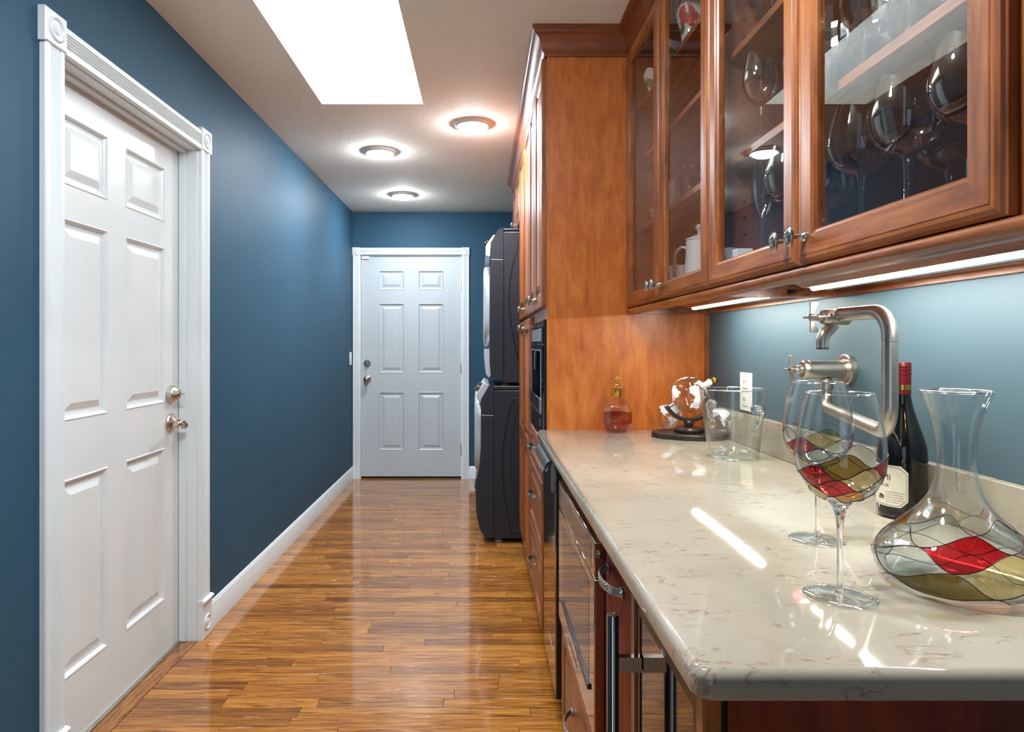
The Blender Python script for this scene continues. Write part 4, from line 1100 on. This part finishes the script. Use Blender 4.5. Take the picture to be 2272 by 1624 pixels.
# ---- wine bottle
bxx, byy = 0.808, 1.262
wb_ = thing('wine_bottle', 'dark wine bottle with red screw cap and cream label against the upstand', 'bottle', (bxx, byy, ZT))
cb = (bxx, byy, ZT + 0.0005)
BOT = [(0, 0.004), (0.02, 0.003), (0.036, 0.0), (0.0405, 0.003), (0.0425, 0.010), (0.0425, 0.112)] + spline([(0.0425, 0.112), (0.0410, 0.132), (0.0350, 0.156), (0.0262, 0.184), (0.0188, 0.210), (0.0150, 0.232)], 6)[1:] + [(0.0150, 0.2345), (0, 0.2345)]
bo = obj('body', MB().lathe(BOT, 48, cb), M['bottle'], wb_, smooth=50)
CAPP = [(0, 0.2347), (0.0156, 0.2347), (0.0156, 0.272), (0.0163, 0.2725), (0.0163, 0.2765), (0.0152, 0.2772), (0.0152, 0.2795), (0.0163, 0.2802), (0.0163, 0.2835), (0.0153, 0.2842), (0.0153, 0.2862), (0.0163, 0.287), (0.0163, 0.2895), (0.0158, 0.2905), (0.0158, 0.293), (0.0148, 0.2955), (0, 0.2955)]
cap = obj('screw_cap', MB().lathe(CAPP, 40, cb), M['capsule'], wb_, smooth=35)
obj('gold_band', MB().lathe([(0.0157, 0.243), (0.01585, 0.243), (0.01585, 0.2525), (0.0157, 0.2525)], 40, cb, closed=True), M['gold'], cap, smooth=35)
PH0 = math.atan2(-byy, -bxx)
def cyl(c, r, ph, z): return (c[0] + r*math.cos(ph), c[1] + r*math.sin(ph), z)
def wrap_grid(outline_fn, c, r, ph0, ph1, z0, z1, n=36, k=0.012):
    vs = []; fs = []
    for i in range(n + 1):
        ph = ph0 + (ph1 - ph0) * i / n
        d = min(i, n - i) / n * (ph1 - ph0) * r
        cut = max(0.0, k - d)
        vs += [cyl(c, r, ph, z0 + cut), cyl(c, r, ph, z1 - cut)]
    for i in range(n): fs.append((2*i, 2*i+2, 2*i+3, 2*i+1))
    return vs, fs
RL = 0.0425
lab = obj('label', MB().add(*wrap_grid(None, cb, RL + 0.00035, PH0 - 1.90, PH0 + 0.24, ZT + 0.024, ZT + 0.102, 40)), M['paper'], wb_, smooth=60)
def text_geo(txt, size, align='LEFT'):
    cu = bpy.data.curves.new('txt', 'FONT'); cu.body = txt; cu.size = size; cu.align_x = align; cu.resolution_u = 2
    o = bpy.data.objects.new('txt', cu); COL.objects.link(o)
    me = bpy.data.meshes.new_from_object(o.evaluated_get(bpy.context.evaluated_depsgraph_get()))
    vs = [tuple(v.co) for v in me.vertices]; fs = [tuple(p.vertices) for p in me.polygons]
    bpy.data.objects.remove(o); bpy.data.curves.remove(cu); bpy.data.meshes.remove(me)
    return vs, fs
def text_cyl(m, txt, size, c, r, ph, z, align='LEFT'):
    vs, fs = text_geo(txt, size, align)
    m.add([cyl(c, r, ph + x / r, z + y) for x, y, _ in vs], fs)
tx = MB(); rr = RL + 0.0006
text_cyl(tx, 'MI', 0.0165, cb, rr, PH0 - 0.80, ZT + 0.0735)
text_cyl(tx, 'NOIR', 0.0085, cb, rr, PH0 - 0.98, ZT + 0.0605)
for i, s_ in enumerate(('Carefully blended to reveal', 'complex and rich flavors,', 'the wine leads our elegant', 'balance of spice and fruit,', 'weight and nuances')):
    text_cyl(tx, s_, 0.0031, cb, rr, PH0 - 0.66, ZT + 0.0505 - 0.0046 * i)
obj('lettering', tx, M['ink'], lab, recalc=False)
bd_ = MB()                                             # thin rule inside the label edge
for off in (0.003,):
    vs, fs = wrap_grid(None, cb, rr, PH0 - 1.90 + off/RL, PH0 + 0.24 - off/RL, ZT + 0.024 + off, ZT + 0.102 - off, 40, 0.0115)
    N = len(vs) // 2
    ring = [vs[2*i] for i in range(N)] + [vs[2*i+1] for i in range(N-1, -1, -1)]
    bd_.tube(ring + [ring[0]], 0.00028, 5)
obj('label_rule', bd_, M['ink'], lab)
be = MB()                                              # walking bear emblem
zb = ZT + 0.036
def bp(a, z): return cyl(cb, rr, PH0 - 0.86 + a / rr, zb + z)
for pts_, r_ in (([(-0.0055, 0.0062), (-0.002, 0.0075), (0.003, 0.0068)], 0.0022), ([(0.003, 0.0066), (0.0058, 0.0045)], 0.0015), ([(-0.0052, 0.005), (-0.0056, 0.0005)], 0.0012), ([(-0.0028, 0.005), (-0.0022, 0.0005)], 0.0011), ([(0.0012, 0.005), (0.0006, 0.0005)], 0.0011), ([(0.0034, 0.005), (0.0040, 0.0005)], 0.0011), ([(-0.0075, -0.0005), (0.0072, -0.0008)], 0.0004)):
    P_ = [bp(*q) for q in pts_]
    be.tube(P_, r_, 8)
vs2 = []
for v in be.v:                                         # flatten onto the paper
    dx_, dy_ = v[0] - cb[0], v[1] - cb[1]; l = math.hypot(dx_, dy_)
    q = (rr - 0.0001 + (l - rr) * 0.06) / l
    vs2.append((cb[0] + dx_*q, cb[1] + dy_*q, v[2]))
be.v = vs2
obj('bear_emblem', be, M['ink'], lab)
tb = MB(); text_cyl(tb, 'PINOT', 0.0055, cb, 0.0160, PH0 + 0.10, ZT + 0.2465); text_cyl(tb, 'NOIR', 0.0055, cb, 0.0160, PH0 - 1.35, ZT + 0.2465)
obj('band_lettering', tb, M['ink'], cap, recalc=False)
te = MB(); text_cyl(te, 'WINERY', 0.0075, cb, RL + 0.0002, PH0 - 0.55, ZT + 0.0105)
obj('embossed_lettering', te, M['black'], bo, recalc=False)

# ---- ice bucket
ic = (0.731, 1.906, ZT + 0.0006)
ib = thing('ice_bucket', 'clear tapered glass ice bucket with two moulded handles, in front of the globe set', 'ice bucket', (ic[0], ic[1], ZT))
bk = [(0, 0.0), (0.062, 0.0), (0.068, 0.003), (0.0695, 0.008), (0.0945, 0.198), (0.0945, 0.1995), (0.0915, 0.1995), (0.0668, 0.022), (0.060, 0.016), (0, 0.014)]
obj('body', MB().lathe(bk, 72, ic), M['glass_green'], ib, smooth=35)
rim_ring(ib.children[0], ic, 0.0930, 0.1995, 0.0016)
rim_ring(ib.children[0], ic, 0.0690, 0.0045, 0.0022)
for sgn in (1, -1):
    ux, uy = 0.30 * sgn, -0.954 * sgn
    rr_ = 0.0895
    m = MB()
    m.tube(spline([(ic[0] + ux*(rr_ - 0.002), ic[1] + uy*(rr_ - 0.002), ic[2] + 0.148), (ic[0] + ux*(rr_ + 0.016), ic[1] + uy*(rr_ + 0.016), ic[2] + 0.150), (ic[0] + ux*(rr_ + 0.022), ic[1] + uy*(rr_ + 0.022), ic[2] + 0.138),
            (ic[0] + ux*(rr_ + 0.014), ic[1] + uy*(rr_ + 0.014), ic[2] + 0.110), (ic[0] + ux*(rr_ + 0.010), ic[1] + uy*(rr_ + 0.010), ic[2] + 0.096)], 5), [0.012]*5 + [0.010]*5 + [0.008]*5 + [0.006]*6, 14)
    m2 = []
    for k in range(21):
        a = 2*PI*k/20
        tx_ = 0.009*math.cos(a)
        m2.append((ic[0] + ux*(rr_ + 0.006) - uy*tx_, ic[1] + uy*(rr_ + 0.006) + ux*tx_, ic[2] + 0.088 + 0.012*math.sin(a)))
    m.tube(m2, 0.0032, 10, caps=False)
    obj('handle', m, M['glass'], ib, smooth=60)

# ---- whiskey globe set: tray, stand with globe decanter, two tumblers
gx, gy = 0.736, 2.330
ang = -0.33
def gl(u, v): return (gx + u*math.cos(ang) - v*math.sin(ang), gy + u*math.sin(ang) + v*math.cos(ang))
tray = []
for i in range(25):
    a = PI * i / 24
    u = 0.128 * math.cos(a); v = 0.088 * math.sin(a)
    tray.append(gl(u, v - 0.01))
for i in range(1, 24):
    a = PI + PI * i / 24
    tray.append(gl(0.128*math.cos(a), 0.088*math.sin(a) - 0.01))
ty = obj('serving_tray', MB().prism(tray, lambda a, b, t: (a, b, t), ZT + 0.0005, ZT + 0.019), M['dkwood'], bevel=0.003)
tag(ty, 'dark oval wooden tray under the glass globe set', 'tray')
gz = 1.052; GR = 0.0635
gt = thing('globe_decanter', 'etched glass globe decanter in a dark wooden stand on the oval tray', 'decanter', (gx, gy, ZT + 0.019))
z0 = ZT + 0.0193
obj('stand_base', MB().lathe([(0, 0), (0.048, 0), (0.0515, 0.004), (0.0515, 0.011), (0.047, 0.016), (0.030, 0.019), (0, 0.019)], 40, (gx, gy, z0)), M['dkwood'], gt, smooth=35)
obj('stand_ball', MB().lathe([(0.010, 0), (0.0165, 0.006), (0.0175, 0.0125), (0.0165, 0.019), (0.010, 0.0245)], 28, (gx, gy, z0 + 0.019)), M['dkwood'], gt, smooth=60)
AR = 0.0885
lp = []
for i in range(33):
    a = math.radians(207 + (392 - 207) * i / 32)
    ca, sa = math.cos(a), math.sin(a)
    ri, ro = AR - 0.007, AR + 0.0065
    lp.append([(gx + ri*ca, gy - 0.013, gz + ri*sa), (gx + ro*ca, gy - 0.013, gz + ro*sa), (gx + ro*ca, gy + 0.013, gz + ro*sa), (gx + ri*ca, gy + 0.013, gz + ri*sa)])
obj('stand_arc', MB().loft(lp), M['dkwood'], gt, bevel=0.002)
tilt = math.radians(30)
AXD = Vector((math.cos(tilt), 0, math.sin(tilt)))
GM = AXD.to_track_quat('Z', 'Y').to_matrix()
gp_ = [(0, -GR)] + [(GR*math.sin(PI*i/24), -GR*math.cos(PI*i/24)) for i in range(1, 22)] + [(0.0155, 0.0625), (0.0150, 0.074), (0.0170, 0.076), (0.0170, 0.079), (0.0130, 0.080)]
globe = obj('globe', MB().lathe(gp_, 48, (gx, gy, gz), GM), M['globe_glass'] if 'globe_glass' in M else M['stem'], gt, smooth=60)
obj('pivot', MB().lathe([(0, -0.0815), (0.006, -0.0815), (0.006, -GR - 0.0005), (0, -GR - 0.0005)], 14, (gx, gy, gz), GM), M['nickel'], gt, smooth=35)
st_ = obj('stopper', MB().lathe([(0, 0.066), (0.0122, 0.066), (0.0128, 0.0808), (0.0145, 0.082), (0.0145, 0.0900), (0.010, 0.0915), (0, 0.0915)], 24, (gx, gy, gz), GM), M['ceramic'], gt, smooth=35)
tp = Vector((gx, gy, gz)) + AXD * 0.1045
obj('stopper_ball', MB().lathe([(0, -0.013), (0.008, -0.0128), (0.0095, -0.0105), (0.0105, -0.0095), (0.0138, -0.003), (0.0138, 0.003), (0.0105, 0.009), (0.005, 0.0125), (0, 0.0135)], 26, tp, GM), M['gold'], st_, smooth=60)
LANDS = {
 'north_america': [(-165, 62), (-150, 70), (-125, 70), (-95, 72), (-80, 68), (-62, 58), (-56, 50), (-66, 44), (-75, 38), (-81, 30), (-90, 30), (-97, 24), (-90, 18), (-83, 10), (-95, 16), (-106, 22), (-113, 30), (-122, 36), (-125, 48), (-138, 58), (-152, 59)],
 'south_america': [(-80, 8), (-70, 12), (-60, 8), (-50, 0), (-36, -6), (-40, -20), (-50, -28), (-58, -36), (-66, -45), (-70, -54), (-74, -48), (-72, -32), (-71, -18), (-80, -6)],
 'greenland': [(-55, 70), (-60, 78), (-35, 83), (-20, 78), (-25, 70), (-42, 61)],
 'africa': [(-16, 15), (-10, 30), (0, 36), (12, 36), (32, 31), (42, 12), (50, 11), (40, -5), (36, -20), (28, -33), (18, -34), (12, -16), (9, 2), (-6, 5)],
 'eurasia': [(-9, 38), (0, 48), (8, 56), (10, 62), (25, 70), (60, 70), (100, 76), (140, 72), (170, 68), (160, 60), (140, 54), (130, 42), (120, 34), (110, 20), (100, 10), (90, 22), (80, 10), (72, 20), (58, 25), (48, 30), (36, 36), (26, 38), (18, 42), (8, 44)],
 'australia': [(114, -22), (130, -12), (142, -12), (152, -26), (146, -38), (132, -32), (116, -34)],
}
def land(parent, poly, lon0, fn, name='etched_land'):
    # fill the outline on a 4-degree grid of the sphere
    def inside(x, y):
        c_ = False; j = len(poly) - 1
        for i in range(len(poly)):
            (xi, yi), (xj, yj) = poly[i], poly[j]
            if (yi > y) != (yj > y) and x < (xj - xi) * (y - yi) / (yj - yi) + xi: c_ = not c_
            j = i
        return c_
    vs, fs = [], []; st_g = 2
    for lo in range(-180, 180, st_g):
        for la in range(-84, 84, st_g):
            if inside(lo + st_g/2 + 1.5*math.sin(la*0.4), la + st_g/2 + 1.2*math.sin(lo*0.5)):
                o = len(vs)
                vs += [fn(lo, la), fn(lo + st_g, la), fn(lo + st_g, la + st_g), fn(lo, la + st_g)]
                fs.append((o, o+1, o+2, o+3))
    if fs: obj(name, MB().add(vs, fs), M['frost'], parent, recalc=False)
def gpt(lo, la):
    # Atlantic side towards the photographer
    a = math.radians(lo - 5) + math.atan2(-gy, -gx) + 0.25; b = math.radians(la)
    p = Vector((math.cos(b)*math.cos(a), math.cos(b)*math.sin(a), math.sin(b)))
    p = rotM('Y', math.radians(22)) @ p
    return tuple(Vector((gx, gy, gz)) + p * (GR + 0.0004))
for nm, poly in LANDS.items(): land(globe, poly, 0, gpt)
TUM = spline([(0.0, 0.0), (0.026, 0.0), (0.031, 0.004), (0.0385, 0.022), (0.0415, 0.045), (0.0395, 0.068), (0.0355, 0.086)], 5)
def tumbler(label, u, v, rot):
    x, y_ = gl(u, v); c_ = (x, y_, z0)
    t = thing('whiskey_tumbler', label, 'glass', c_, 'etched whiskey tumblers')
    b = shell('cup', TUM, 0.0022, c_, M['stem_fg'], t, 44)
    obj('thick_base', MB().lathe([(0, 0.0035), (0.026, 0.0036), (0.034, 0.014), (0.033, 0.0165), (0, 0.0165)], 36, c_), M['glass'], b, smooth=40)
    S = Surf(TUM, c_, 0.0004)
    for nm in ('north_america', 'south_america', 'africa', 'eurasia'):
        land(b, LANDS[nm], 0, lambda lo, la: S(math.radians(lo) + rot, 0.62 + la / 190.0))
tumbler('etched map tumbler on the tray, near the bourbon bottle', -0.068, 0.062, math.atan2(-gy, -gx) + 1.3)
tumbler('etched map tumbler on the tray, seen through the ice bucket', 0.100, -0.012, math.atan2(-gy, -gx) + 2.2)

# ---- bourbon bottle
wx, wyy = 0.510, 2.468
wk = thing('bourbon_bottle', 'faceted bourbon bottle with a golden horse stopper beside the wooden panel', 'bottle', (wx, wyy, ZT))
cw = (wx, wyy, ZT + 0.0006)
WB = [(0, 0.0015), (0.036, 0.0), (0.040, 0.002), (0.0425, 0.008), (0.0555, 0.034), (0.0560, 0.070)] + spline([(0.0560, 0.070), (0.0540, 0.084), (0.0450, 0.106), (0.0300, 0.124), (0.0190, 0.133), (0.0168, 0.142)], 4)[1:] + [(0.0168, 0.164), (0.0212, 0.166), (0.0216, 0.171), (0.0205, 0.174), (0.012, 0.1745), (0, 0.1745)]
bg = obj('body', MB().lathe(WB[1:], 10, cw, a0=0.31), M['whisky_bottle'] if 'whisky_bottle' in M else M['stem'], wk, smooth=22)
obj('bourbon', MB().lathe([(0, 0.004), (0.037, 0.004), (0.0405, 0.009), (0.0528, 0.035), (0.0532, 0.068), (0.0532, 0.072), (0, 0.072)], 10, cw, a0=0.31), M['whiskey'], wk, smooth=22)
nb = obj('neck_band', MB().lathe([(0.0170, 0.134), (0.0178, 0.135), (0.0178, 0.160), (0.0170, 0.1605)], 30, cw, closed=True), M['gold'], wk, smooth=40)
PB = math.atan2(-wyy, -wx)
sg = MB()
for row, (z, n_) in enumerate(((0.062, 5), (0.054, 9), (0.046, 6))):
    for k in range(n_):
        ph = PB - 0.62 + (0.30 if row == 0 else 0.0) + k * 0.155
        pts_ = [cyl(cw, 0.0572, ph + 0.012*i, cw[2] + z + 0.0022*math.sin(1.9*i + row + k)*(1.0 if (i + k) % 3 else 0.4)) for i in range(11)]
        sg.tube(pts_, 0.00035, 4)
obj('gold_script', sg, M['gold'], bg)
# horse and rider stopper
hz = cw[2] + 0.1745
hm = MB()
hm.lathe([(0, 0), (0.0125, 0), (0.013, 0.003), (0.010, 0.006), (0.004, 0.0075), (0, 0.0078)], 18, (wx, wyy, hz))
def H(*ps): return [(wx + a, wyy - 0.001 + c_, hz + b) for a, b, c_ in ps]
hm.tube(H((-0.011, 0.0235, 0), (-0.006, 0.0245, 0), (0.002, 0.0235, 0), (0.008, 0.0245, 0)), [0.0032, 0.0042, 0.0038, 0.0032], 10)
hm.tube(H((0.007, 0.0245, 0), (0.012, 0.0285, 0), (0.0155, 0.031, 0)), [0.003, 0.0022, 0.0018], 8)
hm.tube(H((0.0145, 0.0315, 0), (0.018, 0.029, 0), (0.0195, 0.0265, 0)), [0.002, 0.0017, 0.0011], 8)
hm.tube(H((-0.0125, 0.025, 0), (-0.018, 0.0268, 0), (-0.023, 0.026, 0)), [0.001, 0.0014, 0.0006], 6)
for pts_ in (((-0.010, 0.0225, 0.002), (-0.008, 0.016, 0.002), (-0.013, 0.010, 0.002), (-0.012, 0.0055, 0.002)), ((-0.009, 0.0225, -0.002), (-0.004, 0.016, -0.002), (-0.005, 0.011, -0.002), (-0.001, 0.007, -0.002)),
             ((0.007, 0.0225, 0.002), (0.012, 0.0185, 0.002), (0.0155, 0.0145, 0.002), (0.012, 0.0095, 0.002)), ((0.006, 0.0225, -0.002), (0.0085, 0.016, -0.002), (0.0055, 0.0105, -0.002), (0.009, 0.0055, -0.002))):
    hm.tube(H(*pts_), [0.0019, 0.0013, 0.0009, 0.0008], 6)
hm.tube(H((-0.003, 0.026, 0), (0.000, 0.031, 0), (0.006, 0.033, 0)), [0.002, 0.0024, 0.0018], 8)
hm.sphere((wx + 0.0085, wyy - 0.001, hz + 0.0355), 0.0022, 10)
hm.tube(H((0.004, 0.032, 0.0015), (0.008, 0.029, 0.001), (0.012, 0.0295, 0)), 0.0008, 6)
hm.tube(H((-0.002, 0.026, 0.003), (0.003, 0.023, 0.0045), (0.000, 0.0185, 0.004)), 0.0012, 6)
obj('horse_stopper', hm, M['gold'], wk, smooth=60)

# ================================================================== INSIDE THE WALL CABINETS
ZF = 1.3903
SH = [z + 0.0184 for z in SHELVES]
def glass_proto(name, prof, n, mat, smooth):
    o = obj(name, MB().lathe(prof, n, (0, 0, 0)), mat, None, smooth=smooth, origin=(0, 0, 0)); return o
def foot_stem(R, zs, top, rs=0.0036):
    return [(0, 0.0), (R, 0.0006), (R, 0.0018), (R*0.5, 0.0035), (rs*1.6, 0.007), (rs, 0.016), (rs, zs - 0.03), (rs*1.3, zs - 0.012), (rs*2.2, zs)] + top
BIG = foot_stem(0.040, 0.137, spline([(0.010, 0.138), (0.029, 0.145), (0.044, 0.160), (0.0530, 0.185), (0.0525, 0.208), (0.0475, 0.232), (0.0415, 0.257)], 5))
WINE = foot_stem(0.034, 0.108, spline([(0.008, 0.109), (0.020, 0.115), (0.032, 0.130), (0.0395, 0.155), (0.0390, 0.180), (0.0350, 0.207), (0.0318, 0.226)], 5))
FLUTE = foot_stem(0.030, 0.130, spline([(0.006, 0.131), (0.013, 0.142), (0.020, 0.165), (0.0238, 0.195), (0.0235, 0.225), (0.0215, 0.255)], 5), 0.003)
GOB = [(0, 0.0), (0.033, 0.001), (0.034, 0.004), (0.014, 0.008), (0.006, 0.016), (0.0105, 0.024), (0.0055, 0.032), (0.0052, 0.066), (0.0085, 0.078), (0.012, 0.084), (0.024, 0.090), (0.034, 0.104), (0.0375, 0.126), (0.0375, 0.150), (0.0385, 0.168)]
def put(proto, items, group, cat):
    first = True
    for x, y, z, label in items:
        o = proto if first else copy_tree(proto)
        first = False
        o.location = (x, y, z); tag(o, label, cat, group)
big = glass_proto('balloon_glass', BIG, 44, M['stem'], 60)
put(big, [(0.660, 1.020, ZF, 'large balloon wine glass fully in view on the near cabinet floor, middle one'), (0.660, 1.141, ZF, 'large balloon wine glass on the near cabinet floor beside the door knobs'),
          (0.660, 0.880, ZF, 'large balloon wine glass cut by the near cabinet right door frame'), (0.752, 1.432, ZF, 'balloon wine glass low behind the left stile of the near right door'),
          (0.790, 1.110, ZF, 'balloon wine glass in the back row of the near cabinet floor'), (0.652, 1.384, ZF, 'balloon wine glass half hidden behind the middle stiles of the near cabinet')], 'balloon glasses on the near cabinet floor', 'glass')
wg = glass_proto('stemmed_wine_glass', WINE, 40, M['stem'], 60)
put(wg, [(0.648, 1.525, SH[0], 'wine glass on the middle shelf of the near cabinet, behind its left door'), (0.690, 1.412, SH[0], 'wine glass on the middle shelf, mostly hidden behind the knob side stile')], 'wine glasses on the middle shelf', 'glass')
flt = glass_proto('champagne_flute', FLUTE, 32, M['stem'], 60)
put(flt, [(0.664, 1.560, ZF, 'champagne flute on the near cabinet floor, the bigger looking of two'), (0.640, 1.492, ZF, 'champagne flute on the near cabinet floor next to the taller looking flute')], 'champagne flutes on the near cabinet floor', 'glass')
gob = glass_proto('crystal_goblet', GOB, 14, M['crystal'], 12)
put(gob, [(0.645, 1.225, SH[0], 'cut crystal goblet on the middle shelf behind the near right door, far end'), (0.645, 1.105, SH[0], 'cut crystal goblet on the middle shelf, front row second from the knob side'),
          (0.645, 0.985, SH[0], 'cut crystal goblet on the middle shelf, front row nearest the camera side frame'), (0.745, 1.170, SH[0], 'cut crystal goblet in the back row of the middle shelf, far end'),
          (0.745, 1.040, SH[0], 'cut crystal goblet in the back row of the middle shelf, near end'), (0.665, 1.555, SH[1], 'cut crystal goblet on the upper shelf above the single wine glass')], 'cut crystal goblets', 'glass')
bxo = obj('small_box', MB().box(0.606, 0.646, 1.562, 1.594, ZF, ZF + 0.070), M['outlet'], None, bevel=0.001)
tag(bxo, 'small white printed box in the corner of the near cabinet floor', 'box')
pr_ = MB()
for k in range(3):
    pr_.box(0.610, 0.642, 1.5614, 1.5619, ZF + 0.012 + 0.016*k, ZF + 0.017 + 0.016*k)
    pr_.box(0.6054, 0.6059, 1.566, 1.590, ZF + 0.012 + 0.016*k, ZF + 0.017 + 0.016*k)
obj('printed_lines', pr_, M['pewter'], bxo)
# white pitcher and cup
pit = thing('pitcher', 'tall white ceramic pitcher with loop handle on the far cabinet floor', 'pitcher', (0.68, 2.046, ZF))
pb = [(0, 0), (0.046, 0.0), (0.048, 0.004), (0.046, 0.06), (0.042, 0.12), (0.0415, 0.164), (0.039, 0.1645), (0.039, 0.12), (0.043, 0.06), (0.044, 0.008), (0, 0.006)]
obj('body', MB().lathe(pb, 40, (0.68, 2.046, ZF)), M['ceramic'], pit, smooth=40)
hv = Vector((-0.66, 0.75, 0)).normalized()
obj('handle', MB().tube(spline([tuple(Vector((0.68, 2.046, ZF + z)) + hv * r) for r, z in ((0.040, 0.142), (0.062, 0.150), (0.084, 0.132), (0.086, 0.09), (0.070, 0.045), (0.044, 0.022))], 6), 0.0052, 12, flat=(1.3, 0.8)), M['ceramic'], pit, smooth=60)
obj('knob_lid', MB().lathe([(0, 0.1655), (0.042, 0.1655), (0.042, 0.170), (0.020, 0.180), (0.006, 0.184), (0.006, 0.196), (0.013, 0.204), (0.011, 0.214), (0, 0.216)], 32, (0.68, 2.046, ZF)), M['ceramic'], pit, smooth=40)
cu_ = thing('cup', 'white ceramic cup in front of the tall pitcher', 'cup', (0.645, 2.150, ZF))
obj('body', MB().lathe([(0, 0), (0.024, 0), (0.028, 0.003), (0.033, 0.03), (0.0335, 0.098), (0.031, 0.098), (0.030, 0.03), (0, 0.006)], 36, (0.645, 2.150, ZF)), M['ceramic'], cu_, smooth=40)
obj('handle', MB().tube(spline([(0.672, 2.132, ZF + 0.08), (0.690, 2.120, ZF + 0.085), (0.696, 2.116, ZF + 0.06), (0.688, 2.121, ZF + 0.035), (0.670, 2.133, ZF + 0.03)], 6), 0.004, 10), M['ceramic'], cu_, smooth=60)
jar = thing('glass_jar', 'clear glass jar with domed knob lid on the far cabinet middle shelf', 'jar', (0.665, 2.113, SH[0]))
obj('body', MB().lathe([(0, 0.002), (0.044, 0.0), (0.050, 0.006), (0.051, 0.05), (0.050, 0.078), (0.046, 0.079), (0.047, 0.05), (0, 0.006)], 40, (0.665, 2.113, SH[0])), M['stem'], jar, smooth=50)
obj('lid', MB().lathe([(0.050, 0.0795), (0.052, 0.082), (0.049, 0.090), (0.036, 0.103), (0.016, 0.111), (0.008, 0.113), (0.007, 0.118), (0.017, 0.123), (0.018, 0.130), (0.010, 0.135), (0, 0.136)], 40, (0.665, 2.113, SH[0])), M['stem'], jar, smooth=50)
tg = obj('drinking_glass', MB().lathe([(0, 0.001), (0.026, 0.0), (0.029, 0.10), (0.027, 0.10), (0.0245, 0.01), (0, 0.008)], 32, (0.648, 2.235, SH[0])), M['milk'], None, smooth=40)
tag(tg, 'pale frosted drinking glass next to the jar with the domed lid', 'glass')
gb = obj('glass_bowl', MB().lathe([(0, 0.002), (0.020, 0.0), (0.024, 0.004), (0.040, 0.030), (0.045, 0.05), (0.043, 0.05), (0.036, 0.030), (0, 0.008)], 36, (0.660, 2.44, SH[0])), M['stem'], None, smooth=50)
tag(gb, 'small clear glass bowl on the far cabinet middle shelf, left door', 'bowl')
# floral vases on the top shelf
def floral(label, x, y, R0, HH, flowers):
    t = thing('floral_vase', label, 'vase', (x, y, SH[2]), 'floral vases on the top shelf')
    N = 56; rot = PI / 4; rings_ = 12
    def sf(a, q, off=0.0):                            # flaring wall with four wavy corners
        c4 = abs(math.cos(2*(a - rot)))**3
        r = (R0 * (0.62 - 0.10*math.sin(PI*min(1, 1.6*q)) + 0.38 * q ** 1.5)) * (1 + 0.16 * c4 * q) + off
        return (x + r*math.cos(a), y + r*math.sin(a), SH[2] + 0.001 + HH * q * (0.90 + 0.10 * c4))
    rows = [[sf(2*PI*k/N, i/rings_) for k in range(N)] for i in range(rings_ + 1)]
    inner = [[(x + (p[0]-x)*0.93, y + (p[1]-y)*0.93, p[2] + (0.0 if i else 0.006)) for p in r_] for i, r_ in enumerate(rows)]
    obj('body', MB().loft(rows + inner[::-1]), M['ceramic'], t, smooth=50)
    for (kind, a0, q0, s_) in flowers:
        n = 40; K = 5
        vs = [sf(a0, q0, 0.0008)]; fs = []
        for j in range(1, K + 1):
            for k in range(n):
                b = 2*PI*k/n
                rr_ = s_ * j / K * ((0.74 + 0.26*abs(math.cos(2.5*b))) if kind != 'leaf' else (0.3 + 0.7*abs(math.cos(b))))
                vs.append(sf(a0 + rr_*math.cos(b)/(R0*0.8), min(0.99, max(0.01, q0 + rr_*math.sin(b)/HH)), 0.0008 if kind != 'eye' else 0.0014))
        for k in range(n): fs.append((0, 1 + k, 1 + (k+1) % n))
        for j in range(K - 1):
            for k in range(n): fs.append((1+j*n+k, 1+(j+1)*n+k, 1+(j+1)*n+(k+1) % n, 1+j*n+(k+1) % n))
        mat = {'leaf': M['leaf'], 'flower': M['poppy'], 'eye': M['leaf']}[kind]
        obj({'leaf': 'painted_leaf', 'flower': 'painted_flower', 'eye': 'flower_eye'}[kind], MB().add(vs, fs), mat, t, recalc=False, smooth=80)
pa = lambda x, y: math.atan2(-y, -x)
a_ = pa(0.652, 2.06) - 0.25
floral('white floral vase painted with a big red poppy on the top shelf', 0.657, 2.055, 0.052, 0.175, [('flower', a_, 0.60, 0.034), ('eye', a_, 0.62, 0.006), ('leaf', a_ + 0.5, 0.93, 0.016), ('leaf', a_ - 0.75, 0.85, 0.02), ('leaf', a_ - 0.85, 0.4, 0.022), ('flower', a_ + 0.1, 0.12, 0.02)])
a_ = pa(0.65, 2.24) - 0.3
floral('white floral vase painted with large green leaves on the top shelf', 0.662, 2.235, 0.052, 0.105, [('leaf', a_ + 0.2, 0.6, 0.034), ('leaf', a_ - 0.7, 0.5, 0.030), ('leaf', a_ + 1.1, 0.4, 0.03), ('flower', a_ + 2.0, 0.5, 0.03)])
a_ = pa(0.64, 2.45) - 0.3
floral('small white floral vase in the corner of the top shelf', 0.650, 2.452, 0.044, 0.105, [('leaf', a_ + 0.1, 0.5, 0.026), ('leaf', a_ - 0.9, 0.6, 0.022), ('flower', a_ + 1.4, 0.5, 0.026)])
